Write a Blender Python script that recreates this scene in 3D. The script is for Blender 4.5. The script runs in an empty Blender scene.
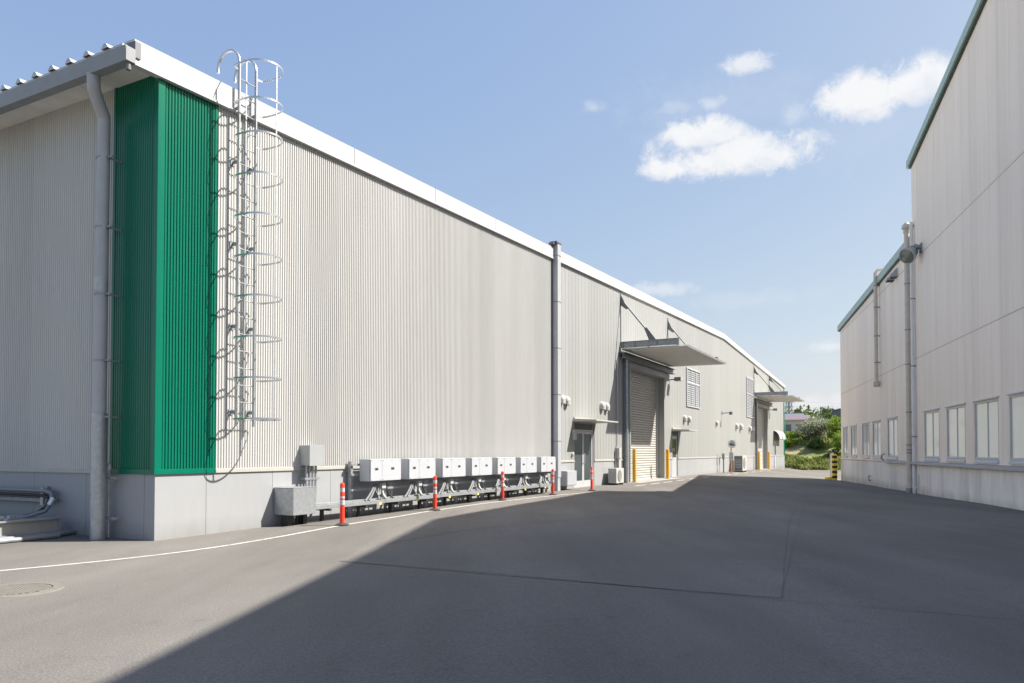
import bpy, bmesh, math, random
from mathutils import Vector, Matrix, noise as mnoise

random.seed(7)
D = bpy.data
SC = bpy.context.scene
COL = SC.collection
PI = math.pi

# ------------------------------------------------------------------ layout
A1 = math.radians(28.013)                      # heading of the warehouse's long wall
A2 = math.radians(15.5005)                     # heading of the factory wall
d1 = Vector((math.sin(A1), math.cos(A1), 0)); n1 = Vector((math.cos(A1), -math.sin(A1), 0))
d2 = Vector((math.sin(A2), math.cos(A2), 0)); n2 = Vector((-math.cos(A2), math.sin(A2), 0))
A0 = Vector((-5.633, 11.837, 0)); B0 = Vector((11.261, 16.5, 0))
ROT1 = PI/2 - A1; ROT2 = PI/2 - A2
def LW(s, w, z): return A0 + d1*s + n1*w + Vector((0, 0, z))     # s along, w out of the wall
def RW(t, w, z): return B0 + d2*t + n2*w + Vector((0, 0, z))

def lerp_tab(tab, x):
    if x <= tab[0][0]: return tab[0][1]
    for (a, va), (b, vb) in zip(tab, tab[1:]):
        if x <= b:
            f = (x-a)/(b-a); f = f*f*(3-2*f)
            return va + (vb-va)*f
    return tab[-1][1]
ZL = [(0, 0), (4, .04), (10, .08), (18, .13), (30, .15), (45, .11), (60, 0), (68, -.09)]
ZR = [(-10, .15), (0, .12), (9.8, 0), (15.5, -.06), (26, -.17)]
def gz(x, y):
    p = Vector((x, y, 0))
    dl = max(.01, (p-A0).dot(n1)); dr = max(.01, (p-B0).dot(n2))
    w = dl/(dl+dr)
    return lerp_tab(ZL, (p-A0).dot(d1))*(1-w)**2 + lerp_tab(ZR, (p-B0).dot(d2))*w**4

# ------------------------------------------------------------------ materials
def mat(name):
    m = D.materials.new(name); m.use_nodes = True
    nt = m.node_tree; b = nt.nodes['Principled BSDF']
    return m, nt, b
def N(nt, t, **kw):
    n = nt.nodes.new(t)
    for k, v in kw.items(): setattr(n, k, v)
    return n
def simple(name, col, rough=.5, metal=0., var=0., scale=3., bump=0., streak=None, spec=.5):
    """plain colour with soft dirt variation (object coordinates)"""
    m, nt, b = mat(name)
    b.inputs['Roughness'].default_value = rough; b.inputs['Metallic'].default_value = metal
    b.inputs['Specular IOR Level'].default_value = spec
    b.inputs['Base Color'].default_value = (*col, 1)
    if var or bump:
        tc = N(nt, 'ShaderNodeTexCoord'); mp = N(nt, 'ShaderNodeMapping')
        nt.links.new(tc.outputs['Object'], mp.inputs['Vector'])
        mp.inputs['Scale'].default_value = streak or (1, 1, 1)
        no = N(nt, 'ShaderNodeTexNoise'); no.inputs['Scale'].default_value = scale; no.inputs['Detail'].default_value = 6
        no.inputs['Roughness'].default_value = .6
        nt.links.new(mp.outputs[0], no.inputs['Vector'])
        if var:
            mr = N(nt, 'ShaderNodeMapRange'); mr.inputs[1].default_value = .3; mr.inputs[2].default_value = .7
            mr.inputs[3].default_value = 1-var; mr.inputs[4].default_value = 1+var*.6
            nt.links.new(no.outputs[0], mr.inputs[0])
            mx = N(nt, 'ShaderNodeMix', data_type='RGBA', blend_type='MULTIPLY'); mx.inputs[0].default_value = 1
            mx.inputs[6].default_value = (*col, 1)
            nt.links.new(mr.outputs[0], mx.inputs[7]); nt.links.new(mx.outputs[2], b.inputs['Base Color'])
        if bump:
            bp = N(nt, 'ShaderNodeBump'); bp.inputs['Strength'].default_value = bump; bp.inputs['Distance'].default_value = .01
            nt.links.new(no.outputs[0], bp.inputs['Height']); nt.links.new(bp.outputs[0], b.inputs['Normal'])
    return m

def weathered(name, col, grime, rough=.45, amount=.5, zscale=.12, bump=.0, fine=9., sheet=0., splash=0):
    """painted sheet with vertical rain streaks and blotches"""
    m, nt, b = mat(name)
    b.inputs['Roughness'].default_value = rough; b.inputs['Specular IOR Level'].default_value = .35
    tc = N(nt, 'ShaderNodeTexCoord')
    def nz(scale3, sc, det):
        mp = N(nt, 'ShaderNodeMapping'); mp.inputs['Scale'].default_value = scale3
        nt.links.new(tc.outputs['Object'], mp.inputs['Vector'])
        no = N(nt, 'ShaderNodeTexNoise'); no.inputs['Scale'].default_value = sc; no.inputs['Detail'].default_value = det
        nt.links.new(mp.outputs[0], no.inputs['Vector']); return no
    a = nz((1, 1, zscale), fine, 5); c = nz((1, 1, .35), .45, 4)
    mul = N(nt, 'ShaderNodeMath', operation='MULTIPLY'); nt.links.new(a.outputs[0], mul.inputs[0]); nt.links.new(c.outputs[0], mul.inputs[1])
    mr = N(nt, 'ShaderNodeMapRange'); mr.inputs[1].default_value = .14; mr.inputs[2].default_value = .42
    mr.inputs[3].default_value = 0; mr.inputs[4].default_value = amount
    nt.links.new(mul.outputs[0], mr.inputs[0])
    mx = N(nt, 'ShaderNodeMix', data_type='RGBA'); mx.inputs[6].default_value = (*col, 1); mx.inputs[7].default_value = (*grime, 1)
    nt.links.new(mr.outputs[0], mx.inputs[0]); colr = mx.outputs[2]
    if sheet:
        # each sheet differs slightly in tone; on the cladding this imitates sheen bands
        sx = N(nt, 'ShaderNodeSeparateXYZ'); nt.links.new(tc.outputs['Object'], sx.inputs[0])
        ad = N(nt, 'ShaderNodeMath', operation='ADD'); nt.links.new(sx.outputs[0], ad.inputs[0]); nt.links.new(sx.outputs[1], ad.inputs[1])
        dv = N(nt, 'ShaderNodeMath', operation='DIVIDE'); dv.inputs[1].default_value = sheet; nt.links.new(ad.outputs[0], dv.inputs[0])
        flr = N(nt, 'ShaderNodeMath', operation='FLOOR'); nt.links.new(dv.outputs[0], flr.inputs[0])
        wn = N(nt, 'ShaderNodeTexWhiteNoise', noise_dimensions='1D'); nt.links.new(flr.outputs[0], wn.inputs['W'])
        m2 = N(nt, 'ShaderNodeMapRange'); m2.inputs[3].default_value = .955; m2.inputs[4].default_value = 1.035; nt.links.new(wn.outputs['Value'], m2.inputs[0])
        x2 = N(nt, 'ShaderNodeMix', data_type='RGBA', blend_type='MULTIPLY'); x2.inputs[0].default_value = 1
        nt.links.new(colr, x2.inputs[6]); nt.links.new(m2.outputs[0], x2.inputs[7]); colr = x2.outputs[2]
    if splash:
        # mud thrown up by rain along the foot of the wall
        sx = N(nt, 'ShaderNodeSeparateXYZ'); nt.links.new(tc.outputs['Object'], sx.inputs[0])
        sn_ = nz((1, 1, .6), 2.2, 7)
        hh = N(nt, 'ShaderNodeMapRange'); hh.inputs[1].default_value = .42; hh.inputs[2].default_value = .02; nt.links.new(sx.outputs[2], hh.inputs[0])
        mm = N(nt, 'ShaderNodeMath', operation='MULTIPLY'); nt.links.new(hh.outputs[0], mm.inputs[0]); nt.links.new(sn_.outputs[0], mm.inputs[1])
        m3 = N(nt, 'ShaderNodeMapRange'); m3.inputs[1].default_value = .15; m3.inputs[2].default_value = .6; m3.inputs[4].default_value = .5; nt.links.new(mm.outputs[0], m3.inputs[0])
        x3 = N(nt, 'ShaderNodeMix', data_type='RGBA'); x3.inputs[7].default_value = (.20, .19, .17, 1)
        nt.links.new(m3.outputs[0], x3.inputs[0]); nt.links.new(colr, x3.inputs[6]); colr = x3.outputs[2]
    nt.links.new(colr, b.inputs['Base Color'])
    if bump:
        o = nz((1, 1, .5), 1.3, 2)
        bp = N(nt, 'ShaderNodeBump'); bp.inputs['Strength'].default_value = bump; bp.inputs['Distance'].default_value = .02
        nt.links.new(o.outputs[0], bp.inputs['Height']); nt.links.new(bp.outputs[0], b.inputs['Normal'])
    return m

def asphalt_mat(name='asphalt', gain=1.):
    m, nt, b = mat(name)
    b.inputs['Roughness'].default_value = .85; b.inputs['Specular IOR Level'].default_value = .25
    tc = N(nt, 'ShaderNodeTexCoord')
    def nz(sc, det, rough=.55, scale3=(1, 1, 1)):
        mp = N(nt, 'ShaderNodeMapping'); mp.inputs['Scale'].default_value = scale3
        mp.inputs['Rotation'].default_value = (0, 0, -.42)
        nt.links.new(tc.outputs['Object'], mp.inputs['Vector'])
        no = N(nt, 'ShaderNodeTexNoise'); no.inputs['Scale'].default_value = sc; no.inputs['Detail'].default_value = det
        no.inputs['Roughness'].default_value = rough
        nt.links.new(mp.outputs[0], no.inputs['Vector']); return no
    big = nz(.16, 5, .6); mid = nz(1.1, 6, .6, (1, .35, 1)); fine = nz(55, 3, .7)
    rp = N(nt, 'ShaderNodeValToRGB')
    rp.color_ramp.elements[0].position = .33; rp.color_ramp.elements[0].color = (.146*gain, .136*gain, .124*gain, 1)
    rp.color_ramp.elements[1].position = .68; rp.color_ramp.elements[1].color = (.176*gain, .164*gain, .149*gain, 1)
    nt.links.new(big.outputs[0], rp.inputs[0])
    def mult(src, fac_node, lo, hi, a=.3, c=.7):
        mr = N(nt, 'ShaderNodeMapRange'); mr.inputs[1].default_value = a; mr.inputs[2].default_value = c
        mr.inputs[3].default_value = lo; mr.inputs[4].default_value = hi
        nt.links.new(fac_node.outputs[0], mr.inputs[0])
        mx = N(nt, 'ShaderNodeMix', data_type='RGBA', blend_type='MULTIPLY'); mx.inputs[0].default_value = 1
        nt.links.new(src, mx.inputs[6]); nt.links.new(mr.outputs[0], mx.inputs[7]); return mx.outputs[2]
    track = nz(.55, 5, .62, (1, .12, 1)); stain = nz(2.3, 4, .7)
    c = mult(rp.outputs[0], mid, .90, 1.08)
    c = mult(c, track, .86, 1.10, .35, .65); c = mult(c, stain, 1.02, .80, .60, .78)
    c = mult(c, fine, .72, 1.3)
    vo = N(nt, 'ShaderNodeTexVoronoi'); vo.inputs['Scale'].default_value = 38
    nt.links.new(tc.outputs['Object'], vo.inputs['Vector'])
    # sparse pale stones
    wn = N(nt, 'ShaderNodeSeparateColor'); nt.links.new(vo.outputs['Color'], wn.inputs[0])
    gt = N(nt, 'ShaderNodeMath', operation='GREATER_THAN'); gt.inputs[1].default_value = .965; nt.links.new(wn.outputs[0], gt.inputs[0])
    lt = N(nt, 'ShaderNodeMath', operation='LESS_THAN'); lt.inputs[1].default_value = .22; nt.links.new(vo.outputs['Distance'], lt.inputs[0])
    an = N(nt, 'ShaderNodeMath', operation='MULTIPLY'); nt.links.new(gt.outputs[0], an.inputs[0]); nt.links.new(lt.outputs[0], an.inputs[1])
    f = N(nt, 'ShaderNodeMath', operation='MULTIPLY'); f.inputs[1].default_value = .6; nt.links.new(an.outputs[0], f.inputs[0])
    mx = N(nt, 'ShaderNodeMix', data_type='RGBA'); nt.links.new(f.outputs[0], mx.inputs[0]); nt.links.new(c, mx.inputs[6]); mx.inputs[7].default_value = (.3, .29, .27, 1)
    nt.links.new(mx.outputs[2], b.inputs['Base Color'])
    bp = N(nt, 'ShaderNodeBump'); bp.inputs['Strength'].default_value = .5; bp.inputs['Distance'].default_value = .006
    nt.links.new(fine.outputs[0], bp.inputs['Height']); nt.links.new(bp.outputs[0], b.inputs['Normal'])
    return m

def leaf_mat(name, c0, c1, scale=.8):
    m, nt, b = mat(name)
    b.inputs['Roughness'].default_value = .6; b.inputs['Specular IOR Level'].default_value = .25
    b.inputs['Transmission Weight'].default_value = 0
    tc = N(nt, 'ShaderNodeTexCoord')
    no = N(nt, 'ShaderNodeTexNoise'); no.inputs['Scale'].default_value = scale; no.inputs['Detail'].default_value = 5
    nt.links.new(tc.outputs['Object'], no.inputs['Vector'])
    rp = N(nt, 'ShaderNodeValToRGB'); rp.color_ramp.elements[0].position = .35; rp.color_ramp.elements[1].position = .65
    rp.color_ramp.elements[0].color = (*c0, 1); rp.color_ramp.elements[1].color = (*c1, 1)
    nt.links.new(no.outputs[0], rp.inputs[0]); nt.links.new(rp.outputs[0], b.inputs['Base Color'])
    tr = N(nt, 'ShaderNodeBsdfTranslucent'); nt.links.new(rp.outputs[0], tr.inputs[0])
    ms = N(nt, 'ShaderNodeMixShader'); ms.inputs[0].default_value = .35
    out = nt.nodes['Material Output']
    nt.links.new(b.outputs[0], ms.inputs[1]); nt.links.new(tr.outputs[0], ms.inputs[2]); nt.links.new(ms.outputs[0], out.inputs[0])
    return m

M = {}
M['asphalt'] = asphalt_mat(); M['asphalt_old'] = asphalt_mat('asphalt_older', 1.05)
M['joint'] = simple('joint_bitumen', (.130, .123, .114), .8, var=.25, scale=9)
M['clad'] = weathered('cream_cladding', (.495, .492, .478), (.43, .425, .405), .42, .5, sheet=.84)
M['panel'] = weathered('panel_cladding', (.315, .322, .314), (.285, .289, .276), .45, .4, .1, fine=5, sheet=.9)
M['green'] = weathered('green_cladding', (.0015, .145, .088), (.0015, .118, .072), .24, .5, sheet=.6)
M['plinth'] = weathered('painted_plinth', (.325, .332, .342), (.29, .295, .30), .6, .5, .25, splash=1)
M['fascia'] = weathered('white_fascia', (.50, .50, .50), (.45, .45, .445), .4, .4, .3)
M['trim'] = simple('cream_trim', (.40, .385, .345), .5, var=.08)
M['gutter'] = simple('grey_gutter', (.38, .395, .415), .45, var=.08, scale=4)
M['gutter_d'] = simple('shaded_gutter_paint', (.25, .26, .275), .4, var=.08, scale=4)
M['soffit'] = simple('soffit', (.74, .72, .67), .6, var=.1)
M['roof'] = simple('roof_sheet', (.48, .49, .50), .4, .2, var=.1)
M['galv'] = simple('galvanised', (.42, .44, .455), .42, .55, var=.18, scale=14)
M['galv_d'] = simple('galvanised_dull', (.30, .315, .33), .5, .35, var=.2, scale=9)
M['zinc'] = simple('bright_zinc', (.60, .61, .62), .3, .75, var=.1, scale=20)
M['steel_d'] = simple('dark_grey_steel', (.155, .165, .18), .5, var=.12)
M['greybox'] = simple('grey_enamel', (.33, .345, .35), .45, var=.05)
M['white'] = simple('white_enamel', (.455, .468, .49), .38, var=.04)
M['offwhite'] = simple('aged_white_plastic', (.45, .44, .41), .5, var=.08)
M['black'] = simple('black_plastic', (.02, .02, .022), .5)
M['rubber'] = simple('rubber', (.035, .035, .037), .75)
M['cable'] = simple('grey_cable', (.2, .205, .215), .5)
M['orange'] = simple('orange_rubber', (.80, .058, .02), .42, var=.08, scale=6)
M['reflect'] = simple('reflective_band', (.52, .53, .55), .3)
M['yellow'] = simple('yellow_paint', (.72, .36, .015), .45, var=.1, scale=5)
M['yellow_b'] = simple('yellow_bright', (.85, .63, .04), .5, var=.1)
M['tag'] = simple('yellow_tag', (.70, .55, .12), .5)
def line_mat():
    m, nt, b = mat('worn_white_marking'); b.inputs['Roughness'].default_value = .75
    tc = N(nt, 'ShaderNodeTexCoord'); no = N(nt, 'ShaderNodeTexNoise'); no.inputs['Scale'].default_value = 7; no.inputs['Detail'].default_value = 8; no.inputs['Roughness'].default_value = .7
    nt.links.new(tc.outputs['Object'], no.inputs['Vector'])
    rp = N(nt, 'ShaderNodeValToRGB'); rp.color_ramp.elements[0].position = .50; rp.color_ramp.elements[1].position = .66
    rp.color_ramp.elements[0].color = (.52, .505, .48, 1); rp.color_ramp.elements[1].color = (.20, .188, .17, 1)
    nt.links.new(no.outputs[0], rp.inputs[0]); nt.links.new(rp.outputs[0], b.inputs['Base Color']); return m
M['line'] = line_mat()
M['shutter'] = simple('shutter_slats', (.50, .485, .455), .45, .0, var=.07, scale=3)
M['glass_dark'] = simple('door_glass', (.06, .075, .08), .04, spec=.8)
M['frame'] = simple('aluminium_frame', (.52, .53, .54), .4, .2, var=.05)
M['darkbrown'] = simple('shaded_transom', (.13, .125, .115), .6, var=.1)  # brown-grey with the shadow above the doors put into the colour
M['conc'] = simple('pale_concrete', (.34, .33, .31), .85, var=.15, scale=3, bump=.2)
M['manring'] = simple('concrete_ring', (.19, .175, .15), .85, var=.15, scale=8)
M['manlid'] = simple('cast_lid', (.10, .088, .078), .7, var=.3, scale=12)
M['fwall'] = weathered('beige_factory_panel', (.93, .82, .71), (.78, .67, .57), .6, .45, .1, fine=3.5, sheet=.69)
M['fplinth'] = weathered('grey_render', (.90, .87, .83), (.60, .575, .54), .7, .8, .2, fine=3, splash=1)
M['fgreen'] = simple('sea_green_fascia', (.38, .50, .45), .5, var=.06)
M['eave_shadow'] = simple('eave_shadow_dark', (.05, .075, .07), .6)  # shadow under the factory roof edge, put into a dark colour
M['fpipe'] = simple('cream_pipe', (.62, .56, .47), .5, var=.12, scale=5)
M['fpipe_w'] = simple('white_pipe', (.74, .74, .75), .45, var=.05)
M['ledge'] = simple('grey_ledge', (.40, .41, .43), .5, .2, var=.1)
M['grass'] = leaf_mat('grass_blades', (.16, .21, .045), (.34, .36, .13), .9)
M['leaf_d'] = leaf_mat('leaf_dark', (.07, .11, .035), (.15, .20, .07), .35)
M['leaf_b'] = leaf_mat('leaf_bright', (.16, .26, .03), (.34, .43, .07), .9)
M['leaf_g'] = leaf_mat('leaf_grey', (.17, .21, .11), (.31, .34, .20), .9)
M['bloom'] = leaf_mat('white_bloom', (.50, .50, .43), (.66, .65, .58), 1.5)
M['bark'] = simple('bark', (.11, .085, .06), .9, var=.3, scale=8)
M['hroof'] = simple('pink_roof', (.17, .135, .16), .7, var=.1)
M['bluegrey'] = simple('blue_grey_cladding', (.13, .145, .18), .7, var=.1)
M['towerst'] = simple('tower_steel', (.20, .22, .25), .5, .3)
M['mirror'] = simple('mirror_face', (.75, .77, .80), .03, 1.0)
M['fseam'] = simple('panel_joint_beige', (.60, .50, .42), .8)  # beige backing seen in the joints between panel rows
M['mirrorback'] = simple('orange_post', (.62, .27, .13), .5)
M['lens'] = simple('lamp_glass', (.15, .18, .155), .08, spec=.8)

def pane_mat():
    m, nt, b = mat('blind_with_reflection')  # cream blind tone with the sunlit warehouse's reflection put into the colour
    tc = N(nt, 'ShaderNodeTexCoord'); no = N(nt, 'ShaderNodeTexNoise'); no.inputs['Scale'].default_value = 1.2
    nt.links.new(tc.outputs['Object'], no.inputs['Vector'])
    rp = N(nt, 'ShaderNodeValToRGB'); rp.color_ramp.elements[0].color = (.84, .82, .68, 1); rp.color_ramp.elements[1].color = (.88, .87, .77, 1)
    nt.links.new(no.outputs[0], rp.inputs[0]); nt.links.new(rp.outputs[0], b.inputs['Base Color'])
    b.inputs['Roughness'].default_value = .06; b.inputs['IOR'].default_value = 1.55
    return m
M['pane'] = pane_mat()
def pane2_mat():
    m, nt, b = mat('curtain_behind_glass')
    tc = N(nt, 'ShaderNodeTexCoord'); mp = N(nt, 'ShaderNodeMapping'); mp.inputs['Scale'].default_value = (6, 6, .4)
    no = N(nt, 'ShaderNodeTexNoise'); no.inputs['Scale'].default_value = 1.4; no.inputs['Detail'].default_value = 3
    nt.links.new(tc.outputs['Object'], mp.inputs[0]); nt.links.new(mp.outputs[0], no.inputs['Vector'])
    rp = N(nt, 'ShaderNodeValToRGB'); rp.color_ramp.elements[0].position = .4; rp.color_ramp.elements[1].position = .62
    rp.color_ramp.elements[0].color = (.60, .63, .62, 1); rp.color_ramp.elements[1].color = (.78, .80, .78, 1)
    nt.links.new(no.outputs[0], rp.inputs[0]); nt.links.new(rp.outputs[0], b.inputs['Base Color'])
    b.inputs['Roughness'].default_value = .06
    return m
M['pane_w'] = pane2_mat()

def terrain_mat():
    m, nt, b = mat('meadow_soil')
    b.inputs['Roughness'].default_value = .95; b.inputs['Specular IOR Level'].default_value = .1
    tc = N(nt, 'ShaderNodeTexCoord')
    no = N(nt, 'ShaderNodeTexNoise'); no.inputs['Scale'].default_value = .28; no.inputs['Detail'].default_value = 8; no.inputs['Roughness'].default_value = .65
    nt.links.new(tc.outputs['Object'], no.inputs['Vector'])
    rp = N(nt, 'ShaderNodeValToRGB'); e = rp.color_ramp.elements
    e[0].position = .42; e[0].color = (.15, .19, .06, 1); e[1].position = .60; e[1].color = (.34, .28, .18, 1)
    nt.links.new(no.outputs[0], rp.inputs[0]); nt.links.new(rp.outputs[0], b.inputs['Base Color'])
    return m
M['terrain'] = terrain_mat()

# ------------------------------------------------------------------ mesh builder
class MB:
    def __init__(s): s.v = []; s.f = []; s.sm = []
    def add(s, vs, fs, smooth=False):
        o = len(s.v); s.v += [tuple(v) for v in vs]
        for f in fs: s.f.append([i+o for i in f]); s.sm.append(smooth)
        return s
    def box(s, x0, x1, y0, y1, z0, z1):
        x0, x1 = sorted((x0, x1)); y0, y1 = sorted((y0, y1)); z0, z1 = sorted((z0, z1))
        return s.add([(x0,y0,z0),(x1,y0,z0),(x1,y1,z0),(x0,y1,z0),(x0,y0,z1),(x1,y0,z1),(x1,y1,z1),(x0,y1,z1)],
                     [(3,2,1,0),(4,5,6,7),(0,1,5,4),(1,2,6,5),(2,3,7,6),(3,0,4,7)])
    def tube(s, pts, r, n=10, caps=True, r2=None):
        pts = [Vector(p) for p in pts]; k = len(pts); vs = []; fs = []
        t0 = (pts[1]-pts[0]).normalized()
        up = Vector((0, 0, 1)) if abs(t0.z) < .9 else Vector((1, 0, 0))
        u = t0.cross(up).normalized()
        for i, p in enumerate(pts):
            if i == 0: t = pts[1]-pts[0]
            elif i == k-1: t = pts[-1]-pts[-2]
            else: t = (pts[i+1]-p).normalized() + (p-pts[i-1]).normalized()
            t.normalize(); u = (u - t*u.dot(t)).normalized(); w = t.cross(u)
            rr = r if r2 is None else r + (r2-r)*i/(k-1)
            for j in range(n):
                a = 2*PI*j/n; vs.append(p + u*rr*math.cos(a) + w*rr*math.sin(a))
        for i in range(k-1):
            for j in range(n):
                fs.append((i*n+j, i*n+(j+1) % n, (i+1)*n+(j+1) % n, (i+1)*n+j))
        s.add(vs, fs, True)
        if caps:
            o = len(s.v); s.add(vs[:n], [tuple(range(n-1, -1, -1))]); s.add(vs[-n:], [tuple(range(n))])
        return s
    def lathe(s, prof, n=20, c=(0, 0, 0), axis='z', cap=True):
        vs = []; fs = []
        for (r, h) in prof:
            for j in range(n):
                a = 2*PI*j/n; x, y = r*math.cos(a), r*math.sin(a)
                p = {'z': (x, y, h), 'y': (x, h, y), 'x': (h, x, y)}[axis]
                vs.append((p[0]+c[0], p[1]+c[1], p[2]+c[2]))
        k = len(prof)
        for i in range(k-1):
            for j in range(n): fs.append((i*n+j, i*n+(j+1) % n, (i+1)*n+(j+1) % n, (i+1)*n+j))
        s.add(vs, fs, True)
        if cap:
            for (i, rev) in ((0, True), (k-1, False)):
                if prof[i][0] > 1e-4:
                    ring = vs[i*n:(i+1)*n]; s.add(ring, [tuple(range(n))[::-1] if rev else tuple(range(n))])
        return s
    def prism(s, poly, a0, a1, axis='x'):
        """extrude a 2-D polygon along axis; poly in the other two axes (cyclic order)"""
        def P(a, p): return {'x': (a, p[0], p[1]), 'y': (p[0], a, p[1]), 'z': (p[0], p[1], a)}[axis]
        n = len(poly); vs = [P(a0, p) for p in poly]+[P(a1, p) for p in poly]
        fs = [tuple(range(n))[::-1], tuple(range(n, 2*n))]+[(i, (i+1) % n, (i+1) % n+n, i+n) for i in range(n)]
        return s.add(vs, fs)
    def bar(s, p0, p1, w, h, side=None):
        """rectangular bar between two points; w along 'side' direction"""
        p0, p1 = Vector(p0), Vector(p1); t = (p1-p0).normalized()
        sd = Vector(side) if side else (Vector((0, 0, 1)).cross(t) if abs(t.z) < .95 else Vector((1, 0, 0)))
        sd = (sd - t*sd.dot(t)).normalized(); up = t.cross(sd)
        vs = []
        for p in (p0, p1):
            for (a, b) in ((-1, -1), (1, -1), (1, 1), (-1, 1)): vs.append(p + sd*a*w/2 + up*b*h/2)
        return s.add(vs, [(3,2,1,0),(4,5,6,7),(0,1,5,4),(1,2,6,5),(2,3,7,6),(3,0,4,7)])
    def strip(s, pts, w, h):
        """flat band (w thick sideways in xy, h tall in z) following a path in the horizontal plane"""
        pts = [Vector(p) for p in pts]; k = len(pts); vs = []; fs = []
        for i, p in enumerate(pts):
            t = (pts[min(i+1, k-1)]-pts[max(i-1, 0)]); t.z = 0; t.normalize(); q = Vector((-t.y, t.x, 0))
            for (a, b) in ((-1, -1), (1, -1), (1, 1), (-1, 1)): vs.append(p+q*a*w/2+Vector((0, 0, b*h/2)))
        for i in range(k-1):
            for j in range(4): fs.append((i*4+j, i*4+(j+1) % 4, (i+1)*4+(j+1) % 4, (i+1)*4+j))
        fs += [(3, 2, 1, 0), tuple((k-1)*4+j for j in range(4))]
        return s.add(vs, fs)
    def build(s, name, m, parent=None, bevel=0., loc=None, rot=None):
        me = D.meshes.new(name); me.from_pydata([tuple(v) for v in s.v], [], s.f); me.update()
        for p, f in zip(me.polygons, s.sm): p.use_smooth = f
        bm = bmesh.new(); bm.from_mesh(me)
        bmesh.ops.recalc_face_normals(bm, faces=bm.faces[:])
        if bevel:
            es = [e for e in bm.edges if len(e.link_faces) == 2 and e.calc_face_angle(0) > .6]
            if es: bmesh.ops.bevel(bm, geom=es, offset=bevel, segments=2, profile=.6, affect='EDGES', clamp_overlap=True)
        bm.to_mesh(me); bm.free()
        if any(s.sm): me.set_sharp_from_angle(angle=.7)
        o = D.objects.new(name, me); COL.objects.link(o); me.materials.append(M[m] if isinstance(m, str) else m)
        if parent is not None: o.parent = parent
        if loc is not None: o.location = loc
        if rot is not None: o.rotation_euler = (0, 0, rot)
        return o

def thing(name, label, cat, loc=(0, 0, 0), rz=0, group=None):
    o = D.objects.new(name, None); COL.objects.link(o); o.empty_display_size = .2
    o.location = loc; o.rotation_euler = (0, 0, rz); tag(o, label, cat, group); return o
def tag(o, label, cat, group=None):
    o['label'] = label; o['category'] = cat
    if group: o['group'] = group
    return o
def structure(o): o['kind'] = 'structure'; return o
def kids(o): return [c for c in D.objects if c.parent == o]
def dup(root, loc, label, rz=None):
    r = root.copy(); COL.objects.link(r); r.location = loc; r['label'] = label
    if rz is not None: r.rotation_euler = (0, 0, rz)
    for ch in kids(root):
        c = ch.copy(); COL.objects.link(c); c.parent = r
        for g in kids(ch):
            d = g.copy(); COL.objects.link(d); d.parent = c
    return r

# ================================================================== GROUND
g = MB()
R = 3000; ring = [(R*math.cos(a), R*math.sin(a), -.6) for a in [2*PI*i/48 for i in range(48)]]
g.add(ring, [tuple(range(48))])
structure(g.build('ground', 'terrain'))

y = MB(); xs = [-46+i for i in range(107)]; ys = [-40+i for i in range(106)]
vs = [(a, b, gz(a, b)) for b in ys for a in xs]; nx = len(xs)
y.add(vs, [(j*nx+i, j*nx+i+1, (j+1)*nx+i+1, (j+1)*nx+i) for j in range(len(ys)-1) for i in range(nx-1)], True)
structure(y.build('asphalt_yard', 'asphalt'))

def ribbon(name, pts, w, m, lift=.004, step=.4, jit=0., wj=0.):
    """a painted or sealed band lying on the yard"""
    P = [Vector((p[0], p[1], 0)) for p in pts]
    dense = [P[0]]
    # Catmull-Rom resample
    for i in range(len(P)-1):
        a, b, c, d = P[max(i-1, 0)], P[i], P[i+1], P[min(i+2, len(P)-1)]
        n = max(1, int((c-b).length/step))
        for k in range(1, n+1):
            t = k/n
            dense.append(.5*((2*b)+(c-a)*t+(2*a-5*b+4*c-d)*t*t+(-a+3*b-3*c+d)*t**3))
    mb = MB(); vs = []; fs = []
    for i, p in enumerate(dense):
        t = dense[min(i+1, len(dense)-1)]-dense[max(i-1, 0)]; t.normalize(); q = Vector((-t.y, t.x, 0))
        o = q*(jit*(mnoise.noise(p*1.3)+.6*mnoise.noise(p*4))) ; ww = w*(1+wj*mnoise.noise(p*2.1))
        for sgn in (-1, 1):
            r = p+o+q*sgn*ww/2; vs.append((r.x, r.y, gz(r.x, r.y)+lift))
        if i: fs.append((2*i-2, 2*i-1, 2*i+1, 2*i))
    mb.add(vs, fs)
    return structure(mb.build(name, m))

line_pts = [(-9.5, 5.6), (-7.6, 7.35), (-6.03, 8.86), (-5.27, 9.63), (-4.57, 10.62), (-3.93, 12.05), (-3.19, 14.0), (-2.37, 15.93), (-2.05, 16.75), (-1.05, 18.8), (-.12, 20.5), (1.09, 22.45), (1.85, 23.5), (3.2, 25.2)]
ribbon('lane_line', line_pts, .085, 'line')
# worn dashes of the same line further along the wall
for i, s in enumerate([19.6, 21.5, 23.3, 25.4, 27.6, 30.2, 35.4, 37.6, 40.6, 43.2, 46.2, 49.6, 52.7, 56.0]):
    p, q = LW(s, 1.25, 0), LW(s+1.3, 1.25, 0)
    ribbon('lane_line', [p, q], .11, 'line')
# sealed joints between paving runs
ribbon('paving_joint', [(-2.2, 9.62), (-.73, 8.92), (.31, 8.33), (1.32, 7.75), (2.48, 7.02), (4.02, 6.15), (7, 4.5)], .010, 'joint', jit=.03, wj=.5, lift=.008)
ribbon('paving_joint', [(10.73, 27.4), (8.17, 21.3), (5.61, 15.16), (3.48, 9.59), (2.55, 7.1)], .010, 'joint', jit=.03, wj=.4, lift=.008)
ribbon('paving_joint', [(-1.9, 11.3), (-.74, 13.29), (.93, 14.9), (3.2, 17.2), (6.0, 20.4)], .022, 'joint', jit=.05, wj=.6, lift=.008)

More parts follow.
